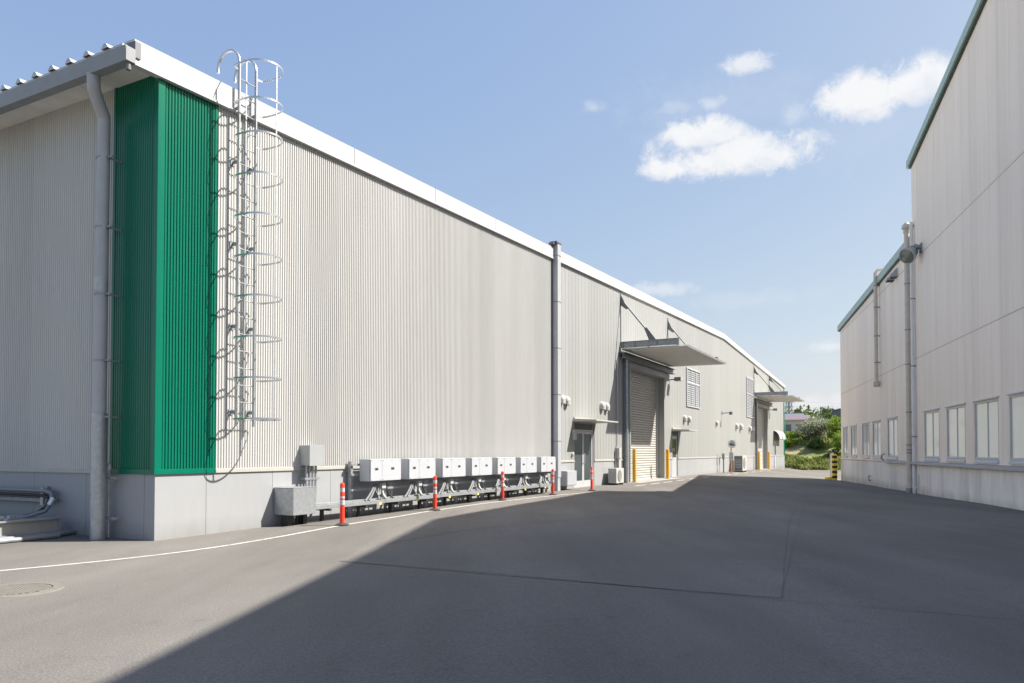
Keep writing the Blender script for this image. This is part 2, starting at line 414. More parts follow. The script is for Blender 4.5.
# an older, paler paving run between the joints
pr_ = MB(); vs = []; fs = []
LB = [LW(s, 2.3, 0) for s in (-1.0, 3, 7, 11, 15, 19, 23, 27, 31)]
RB = [Vector((2.53, 7.1, 0)).lerp(Vector((10.73, 27.4, 0)), i/8) for i in range(9)]
LB[0] = Vector((-2.2, 9.62, 0))
NU, NV = 24, 40
def along(Lp, f):
    k = min(len(Lp)-2, int(f*(len(Lp)-1))); return Lp[k].lerp(Lp[k+1], f*(len(Lp)-1)-k)
for j in range(NV+1):
    for i in range(NU+1):
        q = along(LB, j/NV).lerp(along(RB, j/NV), i/NU)
        vs.append((q.x, q.y, gz(q.x, q.y)+.004))
pr_.add(vs, [(j*(NU+1)+i, j*(NU+1)+i+1, (j+1)*(NU+1)+i+1, (j+1)*(NU+1)+i) for j in range(NV) for i in range(NU)], True)
structure(pr_.build('asphalt_patch', 'asphalt_old'))

# pale concrete apron in front of the two big doors
def apron(s0, s1, w1):
    mb = MB(); n = 12; vs = []; fs = []
    for i in range(n+1):
        s = s0+(s1-s0)*i/n
        for w in (-.6, w1):
            p = LW(s, w, 0); vs.append((p.x, p.y, gz(p.x, p.y)+.012))
        if i: fs.append((2*i-2, 2*i-1, 2*i+1, 2*i))
    mb.add(vs, fs); return structure(mb.build('concrete_apron', 'conc'))
apron(21.7, 28.2, .75); apron(51.9, 57.6, .75)

# far bank behind the yard
def edge_y(x): return max(65.3, min(72.5, 72.3-1.5*(x-26.2)))
def bank_z(x, yy):
    yy = yy-(edge_y(x)-65.3)*max(0, 1-(yy-65.3)/22)
    f = min(1, max(0, (yy-65.5)/17)); f = f*f*(3-2*f)
    return -.25+f*3.5+ (mnoise.noise(Vector((x*.12, yy*.12, 3)))*.5+mnoise.noise(Vector((x*.4, yy*.4, 8)))*.18)*min(1, max(0, (yy-65.5)/4)) + .022*max(0, yy-84)
bk = MB(); bx = [-30+i*1.5 for i in range(100)]; by = [64.6+i*.9 for i in range(30)]+[92+i*6 for i in range(34)]
nb = len(bx)
bk.add([(a, b, bank_z(a, b)-(.35 if b < edge_y(a) else 0)) for b in by for a in bx], [(j*nb+i, j*nb+i+1, (j+1)*nb+i+1, (j+1)*nb+i) for j in range(len(by)-1) for i in range(nb-1)], True)
structure(bk.build('embankment', 'terrain'))

# ================================================================== WAREHOUSE (lit long building)
wh = thing('warehouse', 'long cream corrugated warehouse with green corner, pale plinth and white roof edge', 'warehouse', A0, ROT1)
ROOF = [(-.5, 7.74), (14.09, 8.19), (26.75, 8.57), (40.7, 8.95), (67.0, 7.70)]
def lin(tab, x):
    if x <= tab[0][0]: return tab[0][1]
    for (a, va), (b, vb) in zip(tab, tab[1:]):
        if x <= b: return va+(vb-va)*(x-a)/(b-a)
    return tab[-1][1]
LEN = 66.7; DEP = 30.0; PT = 1.05        # length, depth, plinth top
def top1(s): return lin(ROOF, s)-.18
def profile(s0, s1, pitch, kind):
    """list of (s, depth): depth positive = proud of the wall plane"""
    pts = []; n = max(1, round((s1-s0)/pitch)); p = (s1-s0)/n
    for i in range(n):
        a = s0+i*p
        if kind == 'rib':   pts += [(a, 0), (a+p*.16, 0), (a+p*.36, .014), (a+p*.80, .014)]
        elif kind == 'groove': pts += [(a, .012), (a+p*.86, .012), (a+p*.89, .006), (a+p*.97, .006)]
    pts.append((s1, pts[0][1]))
    return pts
def wall_mesh(pts, zb, ztop, holes=(), mapf=None):
    """vertical sheet following the rib profile, with rectangular holes (s0,s1,z0,z1)"""
    cuts = sorted({h[0] for h in holes} | {h[1] for h in holes})
    P = []
    for i, p in enumerate(pts):
        if i:
            a = pts[i-1]
            for c in cuts:
                if a[0] < c < p[0]: P.append((c, a[1]+(p[1]-a[1])*(c-a[0])/(p[0]-a[0])))
        P.append(p)
    mb = MB()
    for a, b in zip(P, P[1:]):
        if b[0]-a[0] < 1e-6: continue
        mid = (a[0]+b[0])/2
        spans = [(None, None)]; lo = zb
        segs = []; hs = sorted([h for h in holes if h[0]-1e-6 < mid < h[1]+1e-6], key=lambda h: h[2])
        zlo = (zb, zb)
        for h in hs:
            if h[2] > zlo[0]+1e-4: segs.append((zlo, (h[2], h[2])))
            zlo = (h[3], h[3])
        segs.append((zlo, (ztop(a[0]), ztop(b[0]))))
        for (l, t) in segs:
            if t[0] <= l[0] and t[1] <= l[1]: continue
            mb.add([mapf(a[0], a[1], l[0]), mapf(b[0], b[1], l[1]), mapf(b[0], b[1], t[1]), mapf(a[0], a[1], t[0])], [(0, 1, 2, 3)])
    return mb
longm = lambda s, d, z: (s, -d, z)
shortm = lambda u, d, z: (-d, u, z)
GRN = 1.14
def ribbed(s0, s1, pitch, zb, ztop, mapf, amp=.007, rows=10):
    """rolled rib sheeting; the rib depth wanders a little along and up the wall, shaped to give soft sheen bands"""
    mb = MB(); n = round((s1-s0)/pitch); p = (s1-s0)/n; S_ = []
    for i in range(n):
        a = s0+i*p; S_ += [(a, 0), (a+p*.18, 0), (a+p*.36, 1), (a+p*.82, 1)]
    S_.append((s1, 0)); vs = []
    for k in range(rows+1):
        for (s, on) in S_:
            z = zb+(ztop(s)-zb)*k/rows
            d = .017+amp*mnoise.noise(Vector((s*.55, z*.10, 2.7)))+amp*.5*mnoise.noise(Vector((s*1.7, z*.14, 9.1)))
            vs.append(mapf(s, on*d, z))
    m_ = len(S_)
    mb.add(vs, [(k*m_+i, k*m_+i+1, (k+1)*m_+i+1, (k+1)*m_+i) for k in range(rows) for i in range(m_-1)])
    return mb
# big-door openings, small doors
H1 = (22.5, 27.6, .05, 4.96); H2 = (52.4, 57.1, .05, 4.96)
DR1 = (16.67, 18.57, 0, 2.42); DR2 = (29.0, 30.06, 0, 2.42)
SEC = 14.7
ribbed(GRN, SEC, .0585, PT+.03, top1, longm).build('ribbed_wall', 'clad', wh)
wall_mesh(profile(SEC, LEN, .3, 'groove'), PT+.03, top1, [H1, H2, DR1, DR2], longm).build('panel_wall', 'panel', wh)
ribbed(1.09, DEP, .0585, PT+.03, lambda u: 7.5, shortm).build('ribbed_wall', 'clad', wh)
# green corner
gm = ribbed(.1, GRN-.06, .0585, PT+.05, top1, longm, .003)
g2 = ribbed(.06, 1.03, .0585, PT+.05, lambda u: 7.5, shortm, .003)
gm.add(g2.v, g2.f)
gm.build('green_corner_cladding', 'green', wh)
gt = MB()
gt.prism([(-.03, -.03), (.10, -.03), (.10, 0), (0, 0), (0, .06), (-.03, .06)], PT+.05, 7.5, 'z')       # corner angle
gt.box(GRN-.06, GRN, -.028, 0, PT+.05, 7.55); gt.box(-.028, 0, 1.03, 1.09, PT+.05, 7.5)
gt.prism([(-.034, -.034), (GRN, -.034), (GRN, 0), (0, 0), (0, 1.09), (-.034, 1.09)], PT-.006, PT+.075, 'z')
gt.build('green_corner_trim', 'green', wh, .004)
fm = MB(); fx = MB()
for i in range(20):
    u0 = .09+(DEP-.1)/20*i
# bottom flashing
fl = MB()
def spans(s0, s1, holes):
    out = []; a = s0
    for h in sorted(holes):
        if h[0] > a: out.append((a, min(h[0], s1)))
        a = max(a, h[1])
    if a < s1: out.append((a, s1))
    return out
FR1 = (21.85, 27.75); FR2 = (51.75, 57.25)
for (a, b) in spans(GRN, LEN, [(DR1[0], DR1[1]), (DR2[0], DR2[1]), FR1, FR2]):
    fl.prism([(0, PT+.07), (-.026, PT+.055), (-.028, PT-.004), (-.02, PT-.004), (0, PT+.0)], a+.002, b-.002, 'x')
fl.prism([(0, PT+.07), (-.026, PT+.055), (-.028, PT-.004), (-.02, PT-.004), (0, PT)], 1.095, DEP, 'y')
fl.build('drip_flashing', 'trim', wh)
# plinth with vertical joints
pl = MB(); joints = [0, .98, 2.47, 4.06]
while joints[-1] < LEN-2: joints.append(joints[-1]+1.55)
joints.append(LEN)
for a, b in zip(joints, joints[1:]):
    for (c, e) in spans(a+.004, b-.004, [(DR1[0], DR1[1]), (DR2[0], DR2[1]), FR1, FR2]):
        if e-c > .02: pl.box(c, e, .0, .25, -.5, PT-.005)
u = 0.254
while u < DEP: pl.box(.0, .25, u, min(u+1.492, DEP), -.5, PT-.005); u += 1.5
pl.box(.012, .2, .262, DEP, -.5, PT-.05); pl.box(.262, SEC+1.5, .012, .2, -.5, PT-.05)
for (c, e) in spans(SEC+1.5, LEN-.01, [(DR1[0], DR1[1]), (DR2[0], DR2[1]), FR1, FR2]): pl.box(c+.002, e-.002, .012, .2, -.5, PT-.05)
pl.build('plinth', 'plinth', wh)
# rear and far walls
bw = MB(); bw.box(.3, LEN-.05, DEP-.15, DEP-.02, -.4, 7.4); bw.box(LEN-.12, LEN-.02, .05, DEP-.2, PT, 7.4)
bw.build('rear_wall', 'panel', wh)
# far green corner
fg = MB(); fg.prism([(LEN-.6, -.035), (LEN+.045, -.035), (LEN+.045, 1.1), (LEN, 1.1), (LEN, 0), (LEN-.6, 0)], PT+.02, 7.5, 'z')
fg.build('far_corner_trim', 'green', wh)
# roof slab with standing seams running down to the gutter
rf = MB()
for (a, za), (b, zb) in zip(ROOF, ROOF[1:]):
    rf.add([(a if a > 0 else -.62, .02, za-.10), (b, .02, zb-.10), (b, DEP, zb-.10), (a if a > 0 else -.62, DEP, za-.10),
            (a if a > 0 else -.62, .02, za-.16), (b, .02, zb-.16), (b, DEP, zb-.16), (a if a > 0 else -.62, DEP, za-.16)],
           [(0, 1, 2, 3), (7, 6, 5, 4), (0, 4, 5, 1), (3, 2, 6, 7), (0, 3, 7, 4), (1, 5, 6, 2)])
k = 0; u = .40
while u < DEP:
    for (a, za), (b, zb) in zip(ROOF, ROOF[1:]):
        a2 = -.66 if a < 0 else a; za2 = za-.105; zb2 = zb-.105
        pr = [(-.085, 0), (-.03, .075), (.03, .075), (.085, 0)]
        rf.add([(a2, u+p[0], za2+p[1]) for p in pr]+[(b, u+p[0], zb2+p[1]) for p in pr], [(0, 1, 2, 3), (7, 6, 5, 4), (0, 4, 5, 1), (1, 5, 6, 2), (2, 6, 7, 3)])
    u += .465
rf.build('roof', 'roof', wh)
# white fascia along the long wall
fa = MB()
cuts = [-.5]+[1.55+i*3.1 for i in range(22) if 1.55+i*3.1 < 66.8]+[40.7, 67.0]; cuts = sorted(set(cuts))
def fth(s): return lin([(-.5, .36), (40, .30), (67.0, .24)], s)
for a, b in zip(cuts, cuts[1:]):
    a_, b_ = a+.009, b-.009
    za, zb = lin(ROOF, a_), lin(ROOF, b_)
    vs = []
    for (s, z) in ((a_, za), (b_, zb)):
        vs += [(s, -.085, z-fth(s)), (s, -.085, z), (s, .16, z+.015), (s, .16, z-.03), (s, -.065, z-.05), (s, -.065, z-fth(s))]
    fa.add(vs, [(0, 1, 7, 6), (1, 2, 8, 7), (2, 3, 9, 8), (3, 4, 10, 9), (4, 5, 11, 10), (5, 0, 6, 11), (5, 4, 3, 2, 1, 0), (6, 7, 8, 9, 10, 11)])
fa.build('fascia', 'fascia', wh)
fd = MB()
for a, b in zip(cuts, cuts[1:]):
    za, zb = lin(ROOF, a), lin(ROOF, b)
    vs = []
    for (s, z) in ((a, za-fth(a)), (b, zb-fth(b))):
        vs += [(s, -.10, z-.042), (s, -.10, z-.006), (s, .02, z-.006), (s, .02, z-.042)]
    fd.add(vs, [(0, 1, 5, 4), (1, 2, 6, 5), (2, 3, 7, 6), (3, 0, 4, 7), (0, 3, 2, 1), (4, 5, 6, 7)])
fd.build('fascia_drip', 'fascia', wh)
ec = MB(); ec.prism([(-.11, 7.45), (.14, 7.45), (.14, 7.72), (-.11, 7.70)], -.497, -.40, 'x')
ec.build('fascia_end_hollow', 'steel_d', wh)  # dark box stands in for the shaded hollow at the fascia end
# eaves of the short side: soffit, box gutter, downspout
so = MB()
for i in range(20):
    a = .02+i*1.5
    so.box(-.52, -.002, a, a+1.49, 7.44, 7.47)
so.box(-.5, -.0, .02, DEP, 7.475, 7.50)
so.build('soffit', 'soffit', wh)
gu = MB()
gu.prism([(-.66, 7.33), (-.502, 7.33), (-.502, 7.54), (-.52, 7.54), (-.52, 7.35), (-.645, 7.35), (-.655, 7.56), (-.675, 7.56)], -.125, DEP, 'y')
gu.box(-.665, -.505, -.132, -.126, 7.332, 7.55)
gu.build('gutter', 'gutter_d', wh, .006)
ou = MB(); ou.lathe([(.038, 7.22), (.038, 7.34)], 14, (-.58, -.07, 0)); ou.build('overflow_spout', 'steel_d', wh)
dsn = MB()
dsn.tube([(-.57, .80, 7.36), (-.57, .80, 7.24), (-.55, .82, 7.13), (-.36, .93, 6.92), (-.28, .97, 6.84), (-.27, .985, 6.72), (-.27, 1.0, 2.02)], .098, 20)
dsp = dsn.build('downspout', 'gutter', wh)
d2m = MB(); d2m.tube([(-.27, 1.0, 2.02), (-.27, 1.01, -.2)], .118, 20); 
for (z0_, z1_, r_) in ((1.02, 1.06, .123), (4.0, 4.22, .104)):
    b = MB(); b.lathe([(r_, z0_), (r_, z1_)], 20, (-.27, 1.0, 0)); b.build('collar', 'galv', dsp)
d2m.build('sleeve', 'galv', dsp)
for z in (6.15, 5.02, 3.93, 2.86, 1.95):
    b = MB(); b.lathe([(.106, z), (.106, z+.03)], 20, (-.27, 1.0, 0)); b.box(-.28, 0, .885, .90, z, z+.03); b.box(-.27, -.24, .76, .91, z, z+.03)
    b.build('bracket', 'galv_d', dsp)
tp = MB(); tp.tube([(-.14, .93, .02), (-.14, .93, 1.12)], .024, 10); tp.lathe([(.04, 1.1), (.05, 1.13), (.03, 1.2), (.012, 1.22)], 12, (-.14, .93, 0))
thin = tp.build('riser_pipe', 'galv_d', wh)
for z in (.28, .93):
    b = MB(); b.box(-.19, 0, .90, .96, z, z+.035); b.box(-.17, -.10, .72, 1.0, z+.04, z+.07); b.build('clamp', 'galv', thin)

# box downspout at the change of cladding
bd = MB(); bd.box(14.82, 15.08, -.22, -.0, .55, 8.36); bd.box(14.84, 15.06, -.20, -.02, .1, .55)
bdo = bd.build('box_downspout', 'gutter', wh, .012)
b = MB(); b.box(14.72, 15.10, -.24, .02, 8.36, 8.41); b.box(14.62, 14.82, -.16, .02, 8.29, 8.36); b.build('top_box', 'steel_d', bdo)
for i in range(5):
    z = 1.75+i*1.55
    b = MB(); b.box(14.81, 15.09, -.228, 0, z, z+.02); b.build('band', 'steel_d', bdo)
b = MB(); b.box(14.785, 14.805, -.05, -.0, .9, 8.3); b.build('shadow_gap_channel', 'steel_d', bdo)

# ---- big doors with frame, shutter and canopy
def big_door(h, fr, label_s):
    s0, s1, zb, zt = h; rec = .47
    dz = gz(*LW((s0+s1)/2, .2, 0).to_2d())
    f = MB()
    f.box(fr[0], s0, -.06, rec+.02, -.3, 5.24); f.box(s1, fr[1], -.03, rec+.02, -.3, 5.24)
    f.box(s0, s1, -.05, rec+.02, zt, 5.24)
    root = f.build('door_surround', 'panel', wh, .006)
    fr_ = MB(); fr_.box(fr[0]-.04, fr[0]+.1, -.10, -.062, -.3, 5.2); fr_.box(s0-.16, s0+.0, -.10, -.062, -.3, 5.2)
    fr_.box(fr[0]-.04, s1+.1, -.085, -.062, zt+.02, 5.2)
    fr_.build('steel_frame', 'galv_d', root)
    sh = MB(); z = dz-.02; p = .11
    prof = []
    while z < zt+.02:
        prof += [(rec-.10, z), (rec-.145, z+p*.22), (rec-.145, z+p*.66), (rec-.10, z+p*.92)]; z += p
    vs = []; 
    for (yy, zz) in prof: vs += [(s0-.05, yy, zz), (s1+.05, yy, zz)]
    sh.add(vs, [(2*i, 2*i+1, 2*i+3, 2*i+2) for i in range(len(prof)-1)])
    sh.box(s0+.05, s1-.05, rec-.15, rec-.08, dz-.01, dz+.09)
    sh.build('roller_shutter', 'shutter', root)
    for (a, b) in ((s0, s0+.09), (s1-.09, s1)):
        gd = MB(); gd.box(a, b, rec-.2, rec-.06, -.2, zt); gd.build('shutter_guide', 'frame', root)
    return root
big_door(H1, FR1, ''); big_door(H2, FR2, '')

def canopy(s0, s1):
    dk = MB(); n = 42; w0, w1 = .06, 2.80; z0 = 5.60
    # trapezoid deck: ribs run outwards
    pr = []; p = (s1-s0)/n
    for i in range(n):
        a = s0+i*p; pr += [(a, 0), (a+p*.45, 0), (a+p*.55, .06), (a+p*.9, .06)]
    pr.append((s1, 0))
    vs = []
    for (s, dzz) in pr: vs += [(s, -w0, z0+dzz), (s, -w1, z0+dzz-.02)]
    dk.add(vs, [(2*i, 2*i+1, 2*i+3, 2*i+2) for i in range(len(pr)-1)])
    vs = [];
    for (s, dzz) in pr: vs += [(s, -w0, z0+dzz+.006), (s, -w1, z0+dzz-.014)]
    dk.add(vs, [(2*i, 2*i+2, 2*i+3, 2*i+1) for i in range(len(pr)-1)])
    root = dk.build('canopy', 'soffit', wh)
    fe = MB(); vs = []
    for (s, dzz) in pr: vs += [(s, -w1-.012, z0-.05+dzz*.3), (s, -w1-.012, z0-.012+dzz)]
    fe.add(vs, [(2*i, 2*i+2, 2*i+3, 2*i+1) for i in range(len(pr)-1)])
    fe.build('edge_cap', 'galv_d', root)
    for s in (s0+.05, s1-.15):
        bm_ = MB()
        bm_.box(s-.06, s+.06, -2.46, -.02, z0+.075, z0+.09); bm_.box(s-.06, s+.06, -2.46, -.02, z0+.315, z0+.33); bm_.box(s-.008, s+.008, -2.46, -.02, z0+.09, z0+.315)
        for w in (.12, .62, 1.55, 2.44): bm_.box(s-.055, s+.055, -w-.01, -w, z0+.092, z0+.313)
        be = bm_.build('outrigger_beam', 'galv_d', root)
        tr = MB(); tr.tube([(s, -.08, z0+2.05), (s, -1.30, z0+.52)], .032, 8)
        tr.prism([(-.02, z0+2.32), (-.16, z0+2.02), (-.34, z0+1.68), (-.26, z0+1.66), (-.02, z0+1.85)], s-.015, s+.015, 'x')
        tr.prism([(-1.02, z0+.82), (-1.12, z0+.86), (-1.52, z0+.33), (-1.22, z0+.33)], s-.015, s+.015, 'x')
        tr.box(s-.06, s+.06, -.03, -.016, z0+1.55, z0+2.4)
        tr.build('tie_rod', 'steel_d', root)
        hg = MB(); hg.box(s-.02, s+.02, -.045, -.016, z0+.3, z0+1.6); hg.build('hanger_strip', 'galv_d', root)
    nb = MB(); nb.bar((s0+.05, -2.40, z0+.10), (s1-.15, -2.40, z0+.10), .07, .1); nb.bar((s0+.05, -1.2, z0+.10), (s1-.15, -1.2, z0+.10), .07, .1); nb.build('purlin', 'galv', root)
    lb = MB(); lb.box(s0-.15, s1+.2, -.30, -.06, 5.235, 5.26); lb.box(s0-.15, s1+.2, -.30, -.06, 5.46, 5.485); lb.box(s0-.15, s1+.2, -.19, -.16, 5.26, 5.46)
    lb.build('lintel_beam', 'steel_d', root)
    return root
canopy(21.45, 28.45); canopy(51.2, 58.3)
# rain pipe beside each big door
for s in (21.78, 51.55):
    dp = MB(); dp.tube([(s, -.17, 5.25), (s, -.17, -.2)], .055, 14); o = dp.build('rain_pipe', 'galv', wh)
    for z in (1.2, 3.4, 4.9):
        b = MB(); b.lathe([(.062, z), (.062, z+.03)], 14, (s, -.17, 0)); b.box(s-.012, s+.012, -.17, -.01, z, z+.03); b.build('bracket', 'galv_d', o)

# ---- small doors
def glass_door(h, double):
    s0, s1, _, zt = h; zb = gz(*LW((s0+s1)/2, .2, 0).to_2d())-.02
    f = MB(); t = .06
    f.box(s0, s0+t, .02, .14, zb, zt); f.box(s1-t, s1, .02, .14, zb, zt); f.box(s0+t, s1-t, .02, .14, 2.16, 2.21); f.box(s0+t, s1-t, .02, .14, zb, zb+.05)
    root = f.build('entrance_door', 'frame', wh, .004)
    tb = MB(); tb.box(s0+t, s1-t, .05, .09, 2.21, zt); tb.build('transom_panel', 'darkbrown', root)
    rv = MB(); rv.box(s0-.001, s0+.01, .002, .3, zb, zt); rv.box(s1-.01, s1+.001, .002, .3, zb, zt); rv.box(s0, s1, .16, .3, zb-.3, zb+.02); rv.box(s0, s1, .15, .3, 2.1, zt+.1); rv.build('reveal', 'darkbrown', root)
    leaves = [(s0+t, (s0+s1)/2-.004), ((s0+s1)/2+.004, s1-t)] if double else [(s0+t, s1-t)]
    for k, (a, b) in enumerate(leaves):
        lf = MB(); st = .085
        z0, z1 = zb+.055, 2.155
        lf.box(a, a+st, .05, .10, z0, z1); lf.box(b-st, b, .05, .10, z0, z1); lf.box(a+st, b-st, .05, .10, z1-.09, z1)
        gz0 = z0+.2 if double else z0+.95
        lf.box(a+st, b-st, .05, .10, z0, gz0)
        l = lf.build('door_leaf', 'frame', root, .003)
        # children of the door root (sub-parts)
        gl = MB(); gl.box(a+st, b-st, .07, .08, gz0, z1-.09); gl.build('glass_pane', 'glass_dark', root)
        hd = MB(); hx = b-.04 if (k == 0 and double) else a+.04
        hd.tube([(hx, .05, 1.0), (hx, -.01, 1.0), (hx, -.01, 1.35), (hx, .05, 1.35)], .014, 8); hd.build('handle', 'zinc', root)
    return root
glass_door(DR1, True); glass_door(DR2, False)
for (a, b, z) in ((16.55, 18.75, 2.50), (28.9, 30.6, 2.47)):
    aw = MB(); aw.prism([(-.0, z-.02), (-.9, z-.01), (-.9, z+.035), (-.0, z+.08)], a, b, 'x'); o = aw.build('door_awning', 'offwhite', wh, .005)
    sp = MB(); sp.box(a+.05, b-.05, -.06, -.0, z+.083, z+.14); sp.build('wall_flashing', 'trim', o)

# ---- louvred windows high on the wall
def louvre(s0, s1, z0, z1, cols, m1):
    f = MB(); t = .07; n = cols
    w = (s1-s0)/n
    for i in range(n+1):
        x = s0+w*i; f.box(x-t/2, x+t/2, -.07, .0, z0, z1)
    f.box(s0-t/2, s1+t/2, -.072, -.001, z0-t, z0); f.box(s0-t/2, s1+t/2, -.072, -.001, z1, z1+t); zm = (z0+z1)/2+.25
    for i in range(n): f.box(s0+w*i+t/2, s0+w*(i+1)-t/2, -.068, -.001, zm-.03, zm+.03)
    root = f.build('louvre_window', 'frame', wh, .004)
    bk_ = MB(); bk_.box(s0, s1, -.018, -.014, z0, z1); bk_.build('backing', m1, root)
    sl = MB()
    z = z0+.05
    while z < z1-.05:
        for i in range(n):
            sl.add([(s0+w*i+t/2, -.06, z), (s0+w*(i+1)-t/2, -.06, z), (s0+w*(i+1)-t/2, -.02, z+.07), (s0+w*i+t/2, -.02, z+.07)], [(0, 1, 2, 3)])
        z += .11
    sl.build('slats', 'gutter', root)
louvre(31.7, 34.45, 3.9, 5.85, 3, 'steel_d'); louvre(48.2, 50.85, 4.02, 6.8, 3, 'steel_d')

# ---- round-hooded wall vents
def hood_mesh(r=.16):
    mb = MB(); n = 12; ring = []
    vs = []; fs = []
    prof = [(0, r*1.0), (.07, r), (.12, r*.86), (.155, r*.5), (.165, .02)]
    for (d, rr) in prof:
        for j in range(n+1):
            a = PI*j/n; vs.append((rr*math.cos(a), -d, rr*math.sin(a)*1.05))
    m_ = n+1
    for i in range(len(prof)-1):
        for j in range(n): fs.append((i*m_+j, i*m_+j+1, (i+1)*m_+j+1, (i+1)*m_+j))
    mb.add(vs, fs, True)
    # skirt
    vs = [];
    for (d, rr) in prof: vs += [(-rr, -d, 0), (-rr*.9, -d*.96, -r*.85)]
    for (d, rr) in prof[::-1]: vs += [(rr, -d, 0), (rr*.9, -d*.96, -r*.85)]
    k = len(vs)//2
    mb.add(vs, [(2*i, 2*i+1, 2*i+3, 2*i+2) for i in range(k-1)], True)
    mb.lathe([(r*1.15, -.012), (r*1.15, 0)], 20, (0, 0, 0), 'y')
    return mb
hm = None
for (s, z, sc) in [(15.50, 3.18, 1), (15.92, 3.16, 1), (19.3, 3.17, 1), (19.76, 3.16, 1), (31.2, 3.15, 1.05), (32.1, 3.15, 1.05), (38.6, 3.16, .9), (44.5, 3.15, 1.15), (45.9, 3.15, 1.35), (49.2, 3.12, 1.2), (50.2, 3.12, 1.35)]:
    if hm is None: hm = hood_mesh().build('vent_hood', 'offwhite', wh); o = hm; dk0 = MB(); dk0.lathe([(.07, -.005), (.07, -.03)], 14, (0, -.085, -.12)); pk = dk0.build('vent_throat', 'black', o)
    else:
        o = hm.copy(); COL.objects.link(o); o.parent = wh; c = pk.copy(); COL.objects.link(c); c.parent = o
    o.location = (s, -.014, z); o.scale = (sc, sc, sc)
# tall white hooded duct with three curved ribs by the far small door
hd = MB()
def arc_hood(mb, s0, s1, zc, r, d):
    pts = [(0, zc+r)]+[(-d*math.sin(a), zc-r*.2+r*1.2*math.cos(a)) for a in [PI/2*i/8 for i in range(1, 9)]]
    vs = []
    for (yy, zz) in pts: vs += [(s0, yy, zz), (s1, yy, zz)]
    mb.add(vs, [(2*i, 2*i+1, 2*i+3, 2*i+2) for i in range(len(pts)-1)], True)
    vs = []
    for (yy, zz) in pts: vs += [(s0, yy*.93-.001, zz-.05), (s1, yy*.93-.001, zz-.05)]
    mb.add(vs, [(2*i+1, 2*i, 2*i+2, 2*i+3) for i in range(len(pts)-1)], True)
arc_hood(hd, 60.3, 63.7, 2.65, .6, .5)
hdo = hd.build('barrel_awning', 'offwhite', wh)
for s in (60.28, 62.0, 63.72):
    b = MB(); pts = [(s, -.02, 3.25)]+[(s, -.53*math.sin(a), 2.53+.73*math.cos(a)) for a in [PI/2*i/8 for i in range(1, 9)]]
    b.tube(pts, .045, 8); b.build('awning_rib', 'fpipe_w', hdo)
d3 = MB(); d3.box(60.5, 60.58, -.05, 0, .0, 2.35); d3.box(61.6, 61.68, -.05, 0, 0, 2.35); d3.box(60.58, 61.6, -.05, 0, 2.25, 2.35); d3.box(60.58, 61.6, -.03, 0, .0, 2.25)
o = d3.build('service_door', 'frame', wh); b = MB(); b.box(60.8, 61.35, -.036, -.031, 1.15, 2.0); b.build('glass_pane', 'glass_dark', o)
b = MB(); b.tube([(60.7, -.03, 1.0), (60.7, -.09, 1.0), (60.7, -.09, 1.15)], .016, 8); b.build('handle', 'zinc', o)

# ================================================================== THINGS ON THE WAREHOUSE WALL
# ---- caged ladder
cl = thing('caged_ladder', 'galvanised caged roof ladder with hooped guard fixed beside the green corner', 'ladder', LW(1.65, 0, 1.85), ROT1)
LZ = 1.85
for sx in (-1, 1):
    rl = MB(); x = sx*.19
    pts = [(x, -.17, 0), (x, -.17, 8.2-LZ)]
    rl.bar((x, -.17, 0), (x, -.17, 8.28-LZ), .026, .052, (1, 0, 0))
    rl.build('rail', 'galv', cl, .004)
    hk = MB(); c = Vector((x, .10, 8.26-LZ))
    hk.tube([c+Vector((0, -.27*math.cos(a), .27*math.sin(a))) for a in [math.radians(v) for v in range(0, 196, 15)]], .026, 10)
    hk.build('grab_hook', 'zinc', cl)
for k in range(21):
    z = .12+k*.30
    b = MB(); b.tube([(-.185, -.17, z), (.185, -.17, z)], .009, 8); b.build('rung', 'galv_d', cl)
hoop = [(-.19, -.165), (-.27, -.175), (-.33, -.20), (-.35, -.28), (-.355, -.40), (-.35, -.53)]
hoop += [(-.35*math.cos(a), -.53-.35*math.sin(a)) for a in [PI*i/18 for i in range(1, 18)]]
hoop += [(-q[0], q[1]) for q in hoop[5::-1]]
hz = [1.97+.703*i for i in range(8)]+[7.48, 8.13]
for z in hz:
    b = MB(); b.strip([(p[0], p[1], z-LZ) for p in hoop], .006, .032); b.build('guard_hoop', 'zinc', cl)
for (x, yy) in ((-.348, -.52), (0, -.872), (.348, -.52)):
    b = MB(); b.box(x-.014, x+.014, yy-.004, yy+.004, hz[0]-LZ-.02, hz[-1]-LZ+.02)
    b.build('guard_strap', 'galv', cl)
for z in (.25, 1.75, 3.2, 4.65, 5.6):
    for sx in (-1, 1):
        b = MB(); b.bar((sx*.19, -.15, z), (sx*.19, -.0, z), .012, .06, (1, 0, 0)); b.box(sx*.19-.05, sx*.19+.05, -.034, -.022, z-.05, z+.05); b.build('wall_bracket', 'galv_d', cl)

